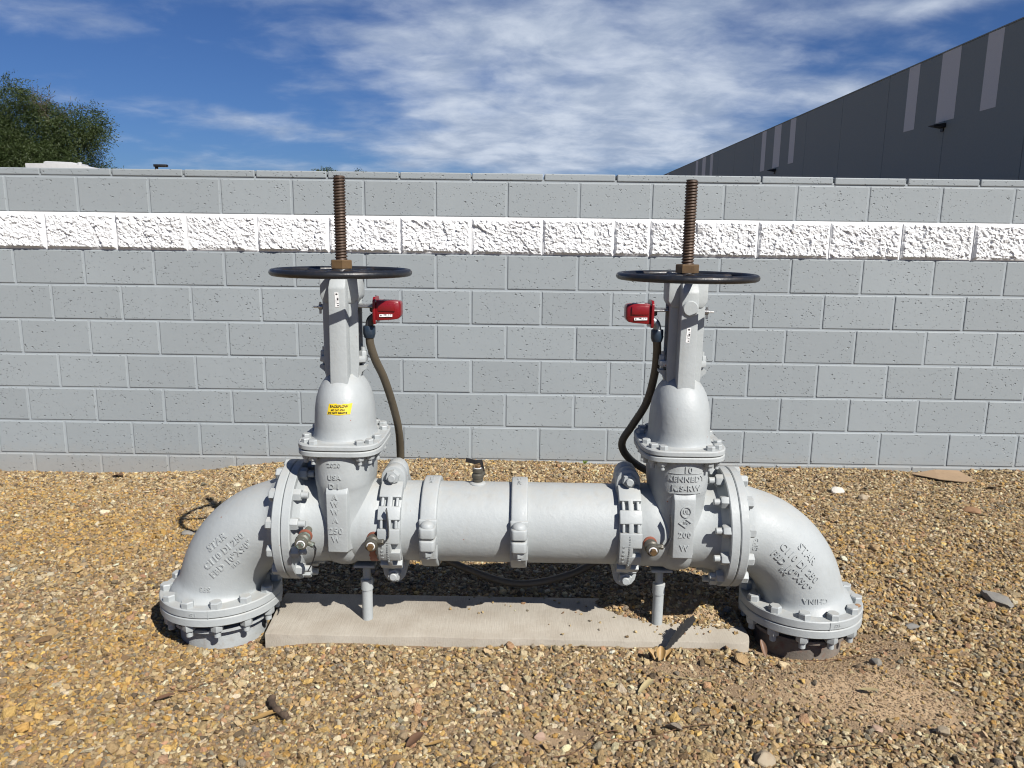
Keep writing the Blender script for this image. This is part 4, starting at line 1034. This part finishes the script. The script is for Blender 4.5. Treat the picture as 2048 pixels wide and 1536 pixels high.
def gravel():
    r = np.random.RandomState(21)
    s = .0098
    gx, gy = np.meshgrid(np.arange(-3.95, 3.95, s), np.arange(1.38, WALL_Y-.004, s))
    x = gx.ravel()+r.uniform(-.5, .5, gx.size)*s; y = gy.ravel()+r.uniform(-.5, .5, gx.size)*s
    keep = np.abs(x) < .82*y+.42
    x, y = x[keep], y[keep]
    # thin out the far strips, which show very small
    keep = r.uniform(size=x.size) < np.clip(1.25-.10*y, .7, 1)
    x, y = x[keep], y[keep]
    # bare, dusty ground right of centre
    d = bareness(x, y)
    nz = np.zeros_like(x)
    for a in range(14):
        kx, ky = r.uniform(-38, 38, 2); nz += np.sin(kx*x+ky*y+r.uniform(0, 6))/4
    d = np.clip(d*(1+.35*nz), 0, .90)
    keep = r.uniform(size=x.size) > d
    x, y, d, nz = x[keep], y[keep], d[keep], nz[keep]
    h = height(x, y)
    x0, x1, y0, y1, zt = PAD
    inpad = (x > x0-.022) & (x < x1+.006) & (y > y0-.012) & (y < y1+.004) & (h < zt+.002)
    keep = ~inpad
    for (sx, sy) in STUBS: keep &= np.hypot(x-sx, y-sy) > .148
    x, y, h, d, nz = x[keep], y[keep], h[keep], d[keep], nz[keep]
    n = x.size
    sc = .0066*np.exp(r.normal(0, .32, n)); big = r.uniform(size=n) < .016; sc[big] *= r.uniform(1.25, 1.9, big.sum())
    sc *= np.where(d > .25, r.uniform(.35, .95, n), 1)
    sc *= 1+.10*np.clip((2.6-y), 0, 1)
    z = h+sc*r.uniform(-.15, .62, n)
    # loose stones lying on the pad
    m = 46; px = np.concatenate([r.uniform(-.35, .6, 30), r.uniform(.1, .78, 16), ]); py = np.concatenate([r.uniform(2.50, 2.68, 30), r.uniform(2.40, 2.66, 16)])
    ps = r.uniform(.004, .0085, m)
    # soil pile spilling over the right end of the pad
    q = 900; ang = r.uniform(0, 2*PI, q); rr = np.sqrt(r.uniform(0, 1, q))
    qx = .57+.27*rr*np.cos(ang)+.02; qy = 2.585+.10*rr*np.sin(ang)-.18*(qx_:=.27*rr*np.cos(ang)); qs = r.uniform(.004, .0095, q)*np.where(r.uniform(size=q) < .06, 1.7, 1)
    e_ = 260; qx = np.concatenate([qx, r.uniform(.44, .79, e_)]); qy = np.concatenate([qy, 2.66-.25*np.abs(r.normal(0, .42, e_))]); qs = np.concatenate([qs, r.uniform(.003, .0095, e_)])
    ok = (qx < x1-.01) & (qy > 2.40); qx, qy, qs = qx[ok], qy[ok], qs[ok]
    fx, fy = r.uniform(.3, 1.6, 60000), r.uniform(1.8, 2.75, 60000); kf = r.uniform(size=60000) < bareness(fx, fy)*.55
    fx, fy = fx[kf], fy[kf]; fs = r.uniform(.0014, .0042, fx.size); fh = height(fx, fy); kf = ~((fx < x1+.004) & (fy > y0-.01) & (fh < zt)); fx, fy, fs, fh = fx[kf], fy[kf], fs[kf], fh[kf]
    for (sx, sy) in STUBS: kf = np.hypot(fx-sx, fy-sy) > .147; fx, fy, fs, fh = fx[kf], fy[kf], fs[kf], fh[kf]
    qx = np.concatenate([qx, fx]); qy = np.concatenate([qy, fy]); qs = np.concatenate([qs, fs])
    x = np.concatenate([x, px, qx]); y = np.concatenate([y, py, qy])
    z = np.concatenate([z, zt+ps*.45, np.where((qx > x0) & (qx < x1) & (qy > y0) & (qy < y1), np.maximum(zt, height(qx, qy)), height(qx, qy))+qs*.3]); sc = np.concatenate([sc, ps, qs]); n = x.size
    nz = np.concatenate([nz, np.zeros(n-nz.size)])
    pal = np.array([(.44, .335, .20), (.50, .42, .29), (.36, .265, .155), (.31, .26, .19), (.54, .385, .165), (.60, .53, .41), (.20, .145, .09), (.43, .28, .19), (.27, .25, .225), (.145, .115, .085), (.66, .61, .52), (.48, .31, .11)])
    wt = np.array([.18, .19, .13, .11, .035, .115, .085, .045, .06, .035, .05, .012])
    # warmer, more golden stones in drifts on the left
    gold = np.zeros(n)
    for cx, cy, rx, ry, k in ((-1.9, 3.3, .9, .35, 1), (-1.35, 2.35, .45, .25, .8), (-1.5, 1.9, .5, .4, 1), (-2.6, 3.9, .6, .25, .7), (1.7, 3.0, .8, .5, .45), (-.4, 1.75, .6, .2, .4), (1.6, 2.3, .4, .4, .3)):
        gold = np.maximum(gold, k*np.exp(-((x-cx)/rx)**2-((y-cy)/ry)**2))
    idx = r.choice(len(pal), n, p=wt/wt.sum())
    sw = r.uniform(size=n) < gold*.68; idx[sw] = r.choice([0, 4, 11, 2], sw.sum(), p=[.25, .38, .25, .12])
    col = pal[idx]*np.exp(r.normal(0, .16, (n, 1)))*(1+r.normal(0, .02, (n, 3)))
    col = np.clip(col*np.array([.80, .74, .60]), .022, .6)
    tiny = sc < .0043; col[tiny] = col[tiny]*.35+.65*np.array([.355, .255, .165])
    me = bpy.data.meshes.new('gravel'); me.vertices.add(n); me.vertices.foreach_set('co', np.stack([x, y, z], 1).astype(np.float32).ravel())
    def attr(nm, tp, data, f): a = me.attributes.new(nm, tp, 'POINT'); a.data.foreach_set(f, np.ascontiguousarray(data, dtype=np.float32 if tp != 'INT' else np.int32).ravel())
    rot = np.stack([r.normal(0, .42, n), r.normal(0, .42, n), r.uniform(0, 2*PI, n)], 1)
    attr('rot', 'FLOAT_VECTOR', rot, 'vector')
    attr('scl', 'FLOAT_VECTOR', sc[:, None]*r.uniform(.85, 1.2, (n, 3)), 'vector')
    attr('pick', 'INT', r.randint(0, NPEB, n), 'value')
    attr('tint', 'FLOAT_COLOR', np.concatenate([col, np.ones((n, 1))], 1), 'color')
    o = obj('gravel', me, PEBBLE); o['kind'] = 'stuff'; o['label'] = 'tan and golden crushed gravel covering the ground'; o['category'] = 'gravel'
    g = bpy.data.node_groups.new('gravel_scatter', 'GeometryNodeTree')
    g.interface.new_socket(name='Geometry', in_out='INPUT', socket_type='NodeSocketGeometry'); g.interface.new_socket(name='Geometry', in_out='OUTPUT', socket_type='NodeSocketGeometry')
    gi = g.nodes.new('NodeGroupInput'); go = g.nodes.new('NodeGroupOutput'); ip = g.nodes.new('GeometryNodeInstanceOnPoints'); ci = g.nodes.new('GeometryNodeCollectionInfo')
    ci.inputs['Collection'].default_value = pcol; ci.inputs['Separate Children'].default_value = True; ci.inputs['Reset Children'].default_value = True
    def na(nm, tp): a = g.nodes.new('GeometryNodeInputNamedAttribute'); a.data_type = tp; a.inputs['Name'].default_value = nm; return a.outputs['Attribute']
    er = g.nodes.new('FunctionNodeEulerToRotation'); g.links.new(na('rot', 'FLOAT_VECTOR'), er.inputs[0])
    L = g.links.new
    L(gi.outputs[0], ip.inputs['Points']); L(ci.outputs[0], ip.inputs['Instance']); ip.inputs['Pick Instance'].default_value = True
    L(na('pick', 'INT'), ip.inputs['Instance Index']); L(er.outputs[0], ip.inputs['Rotation']); L(na('scl', 'FLOAT_VECTOR'), ip.inputs['Scale']); L(ip.outputs[0], go.inputs[0])
    md = o.modifiers.new('scatter', 'NODES'); md.node_group = g
    print('gravel stones', n)
gravel()

# ------------------------------------------------------------------ single stones, litter
def zat(x, y): return float(height(x, y))
def stone(x, y, size, mat, label, seed, rot=(0, 0, 0), zoff=.25, name='stone', z=None, grp=None):
    r = np.random.RandomState(seed); bm = bmesh.new()
    p = r.normal(size=(22, 3)); p /= np.linalg.norm(p, axis=1)[:, None]; p *= np.array(size)/2
    for q in p: bm.verts.new(q)
    bmesh.ops.convex_hull(bm, input=bm.verts); bmesh.ops.delete(bm, geom=[v for v in bm.verts if not v.link_faces], context='VERTS')
    bmesh.ops.bevel(bm, geom=list(bm.edges), offset=min(size)*.06, segments=2, affect='EDGES', clamp_overlap=True); bmesh.ops.recalc_face_normals(bm, faces=bm.faces)
    me = bpy.data.meshes.new('stone'); bm.to_mesh(me); bm.free(); me.polygons.foreach_set('use_smooth', [True]*len(me.polygons)); me.set_sharp_from_angle(angle=R(35))
    o = obj(name, me, mat, None, (x, y, (zat(x, y) if z is None else z)+size[2]*zoff), rot)
    return tag(o, label, name.replace('_', ' '), grp)
stone(1.734, 4.0, (.085, .06, .05), ROCKWHITE, 'white stone lying on the gravel behind the right elbow', 1)
stone(2.30, 3.71, (.115, .055, .045), ROCKBROWN, 'long brown stone on the gravel below the cardboard scrap', 2, (0, 0, R(-25)))
stone(1.815, 2.715, (.12, .06, .06), ROCKGREY, 'large grey angular stone on the gravel at far right', 3, (.3, .2, R(-50)))
stone(1.195, 1.93, (.04, .034, .045), ROCKTAN, 'upright tan stone in the gravel below the dusty patch', 4, (.2, .1, 0))
stone(.66, 1.80, (.06, .05, .045), ROCKTAN, 'tan stone at the bottom edge right of centre', 5)
stone(1.02, 1.95, (.036, .03, .022), ROCKPINK, 'pinkish flat stone on the dusty soil patch', 6)
stone(1.16, 2.27, (.042, .035, .03), ROCKGREY, 'small grey stone at the top edge of the dusty patch', 7)
stone(1.83, 3.90, (.06, .05, .045), ROCKTAN, 'round tan stone just right of the white stone', 8)
stone(.075, 1.905, (.036, .034, .022), ROCKPINK, 'flat round pale pink stone near the bottom centre', 9)
stone(-1.50, 3.30, (.07, .045, .03), ROCKGREY, 'flat pale grey stone on the gravel left of the elbow', 10)
stone(1.42, 2.55, (.055, .035, .025), ROCKGREY, 'flat greenish grey stone right of the right flange', 12)
zf = ASM[2]-.279+.0305
stone(-1.095, 2.362, (.022, .018, .014), ROCKBROWN, 'tiny brown pebble on the left flange among the bolts', 13, z=zf, zoff=.4, name='pebble')
stone(1.155, 2.42, (.026, .018, .016), ROCKBROWN, 'tiny brown pebble on the right flange near its outer edge', 14, z=zf, zoff=.4, name='pebble')
stone(1.030, 2.355, (.018, .016, .014), ROCKTAN, 'tiny tan pebble on the right flange front between bolts', 15, z=zf, zoff=.4, name='pebble')
stone(.765, 2.585, (.045, .03, .025), ROCKGREY, 'blue grey stone on the soil pile at the pad end', 16, z=.085)

def sheet(name, outline, th, mat, loc, rot, bend, label, cat, sub=1):
    """thin bent sheet with real thickness from a 2-D outline strip: outline = [(t, half width)]"""
    v = []; f = []; n = len(outline)
    for k, sgn in enumerate((1, -1)):
        for i, (t, w) in enumerate(outline):
            for j in (-1, -.5, 0, .5, 1): v.append((t, w*j, bend(t, w*j)+sgn*th/2))
    for k in range(2):
        for i in range(n-1):
            for j in range(4):
                a = k*n*5+i*5+j; q = (a, a+1, a+6, a+5); f.append(q if k == 0 else q[::-1])
    m = n*5
    for i in range(n-1):
        for j in (0, 4): a = i*5+j; f.append((a, a+5, a+5+m, a+m))
    for j in range(4):
        for i in (0, n-1): a = i*5+j; f.append((a, a+1, a+1+m, a+m))
    o = part(name, (v, f), mat, None, smooth=50); o.location = loc; o.rotation_euler = rot
    return tag(o, label, cat)
z_ = zat(2.48, 4.31)
card = part('cardboard', rings([[(-.165, .03, .0), (-.02, .075, .016), (.115, .07, .018), (.16, -.045, .004), (.085, -.075, .006), (-.05, -.065, .012)],
                                [(-.165, .03, .004), (-.02, .075, .020), (.115, .07, .022), (.16, -.045, .008), (.085, -.075, .010), (-.05, -.065, .016)]]), CARD, None, smooth=0)
card.location = (2.475, 4.315, z_+.012); card.rotation_euler = (R(5), 0, R(-6)); tag(card, 'torn brown cardboard scrap on the gravel near the wall', 'cardboard')
pts = spline([(-.710, 2.045, 0), (-.704, 2.015, .006), (-.675, 1.975, .008), (-.629, 1.940, 0)], 6)
stk = part('bark_stick', MB().add(tube([(p.x, p.y, zat(p.x, p.y)+.014+p.z+.002*math.sin(i*2.1)) for i, p in enumerate(pts)], [.0095+.0022*math.sin(i*1.7) for i in range(len(pts))], 9)), BARK, None, smooth=40)
tag(stk, 'curved piece of dark bark lying on the foreground gravel', 'stick')
def leafline(L, w, tip=.15): return [(L*t, w*math.sin(PI*min(1, t*.92+.04))**.8+.0006) for t in [i/9 for i in range(10)]]
def leaf(x, y, L, w, mat, ang, label, tilt=.1, curl=.3, dz=.012, rx=0.0):
    return sheet('dry_leaf', leafline(L, w), .0006, mat, (x, y, zat(x, y)+dz), (rx, -tilt, ang), lambda t, s: curl*s*s/w*1.0+.12*t*t/L*math.sin(t*40), label, 'leaf')
leaf(-.735, 1.945, .075, .010, LEAFDRY, R(22), 'slim yellow dry leaf beside the bark stick')
leaf(.456, 2.285, .040, .012, LEAFDRY, R(150), 'amber dry leaf cupped at the foot of the black feather', tilt=.75, curl=.9)
leaf(.474, 2.281, .044, .014, LEAFDRY, R(80), 'amber dry leaf standing against the pad front', tilt=.8, curl=.9)
leaf(.490, 2.283, .038, .012, LEAFDRY, R(35), 'amber dry leaf under the feather, rightmost of the cluster', tilt=.7, curl=.9)
leaf(.832, 2.340, .055, .010, LEAFBROWN, R(100), 'brown dry leaf stuck in the gap at the pad end', tilt=.7, curl=.6)
leaf(.375, 2.10, .085, .010, LEAFPALE, R(48), 'long pale dry leaf in front of the pad')
leaf(-.285, 1.835, .055, .016, LEAFBROWN, R(30), 'grey brown curled leaf near the bottom edge', tilt=.35)
leaf(-.235, 1.845, .055, .006, LEAFDRY, R(8), 'narrow orange leaf beside the curled one near the bottom')
leaf(-.48, 2.025, .05, .006, LEAFBROWN, R(32), 'small dark red leaf in the foreground left of centre')
leaf(1.04, 2.115, .055, .008, LEAFPALE, R(-25), 'pale grey leaf lying on the dusty soil patch')
leaf(1.44, 2.36, .05, .010, LEAFDRY, R(10), 'yellow leaf on the gravel right of the right flange')
leaf(-2.40, 4.36, .075, .018, LEAFBROWN, R(-12), 'brown leaf against the wall foot at the left')
leaf(-1.05, 2.02, .06, .009, LEAFBROWN, R(14), 'rust coloured leaf on the gravel below the left flange')
leaf(1.62, 4.36, .06, .012, LEAFBROWN, R(160), 'dark red leaf at the wall foot behind the right elbow')
leaf(.87, 4.25, .07, .018, LEAFPALE, R(40), 'pale tan leaf near the wall behind the right valve')
# feather
fe = MB(); a0 = Vector((.487, 2.318, zat(.487, 2.318)+.010)); a1 = Vector((.600, 2.395, .150)); mid = a0.lerp(a1, .5)+Vector((0, 0, .008))
q = spline([a0, mid, a1], 10); fe.add(tube(q, [.0016*(1-i/24) for i in range(len(q))], 5))
rf = random.Random(8); dv = (a1-a0).normalized(); sd = dv.cross(Vector((0.35, -1, .35))).normalized()
for i in range(2, len(q)-1):
    for k in range(4):
        b = q[i].lerp(q[i+1], k/4); t = i/len(q)
        for sg in (-1, 1):
            if rf.random() < (.16 if sg < 0 else .03): continue
            L = .0135*math.sin(PI*min(1, t*.85+.04))*rf.uniform(.8, 1.15)*(1.0 if sg > 0 else 1.25); e = b+sd*sg*L+dv*L*1.1+Vector((0, 0, rf.uniform(-.002, .002)))
            w = dv*.0042; nn = Vector((0, -.0004, .0004))
            fe.add(rings([[b-w, b+w, b+w+nn, b-w+nn], [e-w*.4, e+w*.4, e+w*.4+nn, e-w*.4+nn]]))
tag(part('feather', fe, FEATHER, None, smooth=0), 'ragged black feather leaning on the front of the pad', 'feather')
# thin dry twigs
rt = random.Random(12)
for (x, y, L, a, lab) in ((.42, 1.90, .30, 14, 'long thin dry twig in the foreground right of centre'), (.20, 1.86, .22, 28, 'thin dry twig near the bottom centre'), (.90, 1.86, .26, -8, 'thin straw twig across the lower right gravel'),
                     (-.95, 2.10, .16, 20, 'thin twig on the gravel under the left flange'), (1.10, 2.335, .30, 10, 'thin straw strand at the foot of the right pipe stub'), (.55, 2.17, .2, -32, 'thin dark twig in front of the feather'), (1.95, 4.0, .34, -4, 'thin pale straw on the gravel right of the white stone')):
    p = []
    for i in range(9):
        t = i/8-.5; xx = x+L*t*math.cos(R(a))-.02*math.sin(R(a))*math.sin(t*5); yy = y+L*t*math.sin(R(a))+.012*math.sin(t*6)
        p.append((xx, yy, zat(xx, yy)+.014+rt.uniform(0, .003)))
    tag(part('twig', MB().add(tube(spline(p, 3), .0013, 5)), LEAFPALE if rt.random() < .6 else LEAFBROWN, None), lab, 'twig', 'dry twigs')
# tiny sprout at the wall foot
sp_ = MB()
for a in (-.5, .1, .7): 
    b = Vector((.405, 4.425, zat(.405, 4.425)+.005)); e = b+Vector((.022*math.sin(a), -.006, .024))
    sp_.add(rings([[b+Vector((-.003, 0, 0)), b+Vector((.003, 0, 0)), b+Vector((.003, .001, 0)), b+Vector((-.003, .001, 0))], [b.lerp(e, .6)+Vector((-.006, 0, 0)), b.lerp(e, .6)+Vector((.006, 0, 0)), b.lerp(e, .6)+Vector((.006, .001, 0)), b.lerp(e, .6)+Vector((-.006, .001, 0))],
                   [e+Vector((-.002, 0, 0)), e+Vector((.002, 0, 0)), e+Vector((.002, .001, 0)), e+Vector((-.002, .001, 0))]]))
tag(part('weed_sprout', sp_, STEMGREEN, None, smooth=0), 'tiny green weed sprout at the foot of the wall', 'weed')
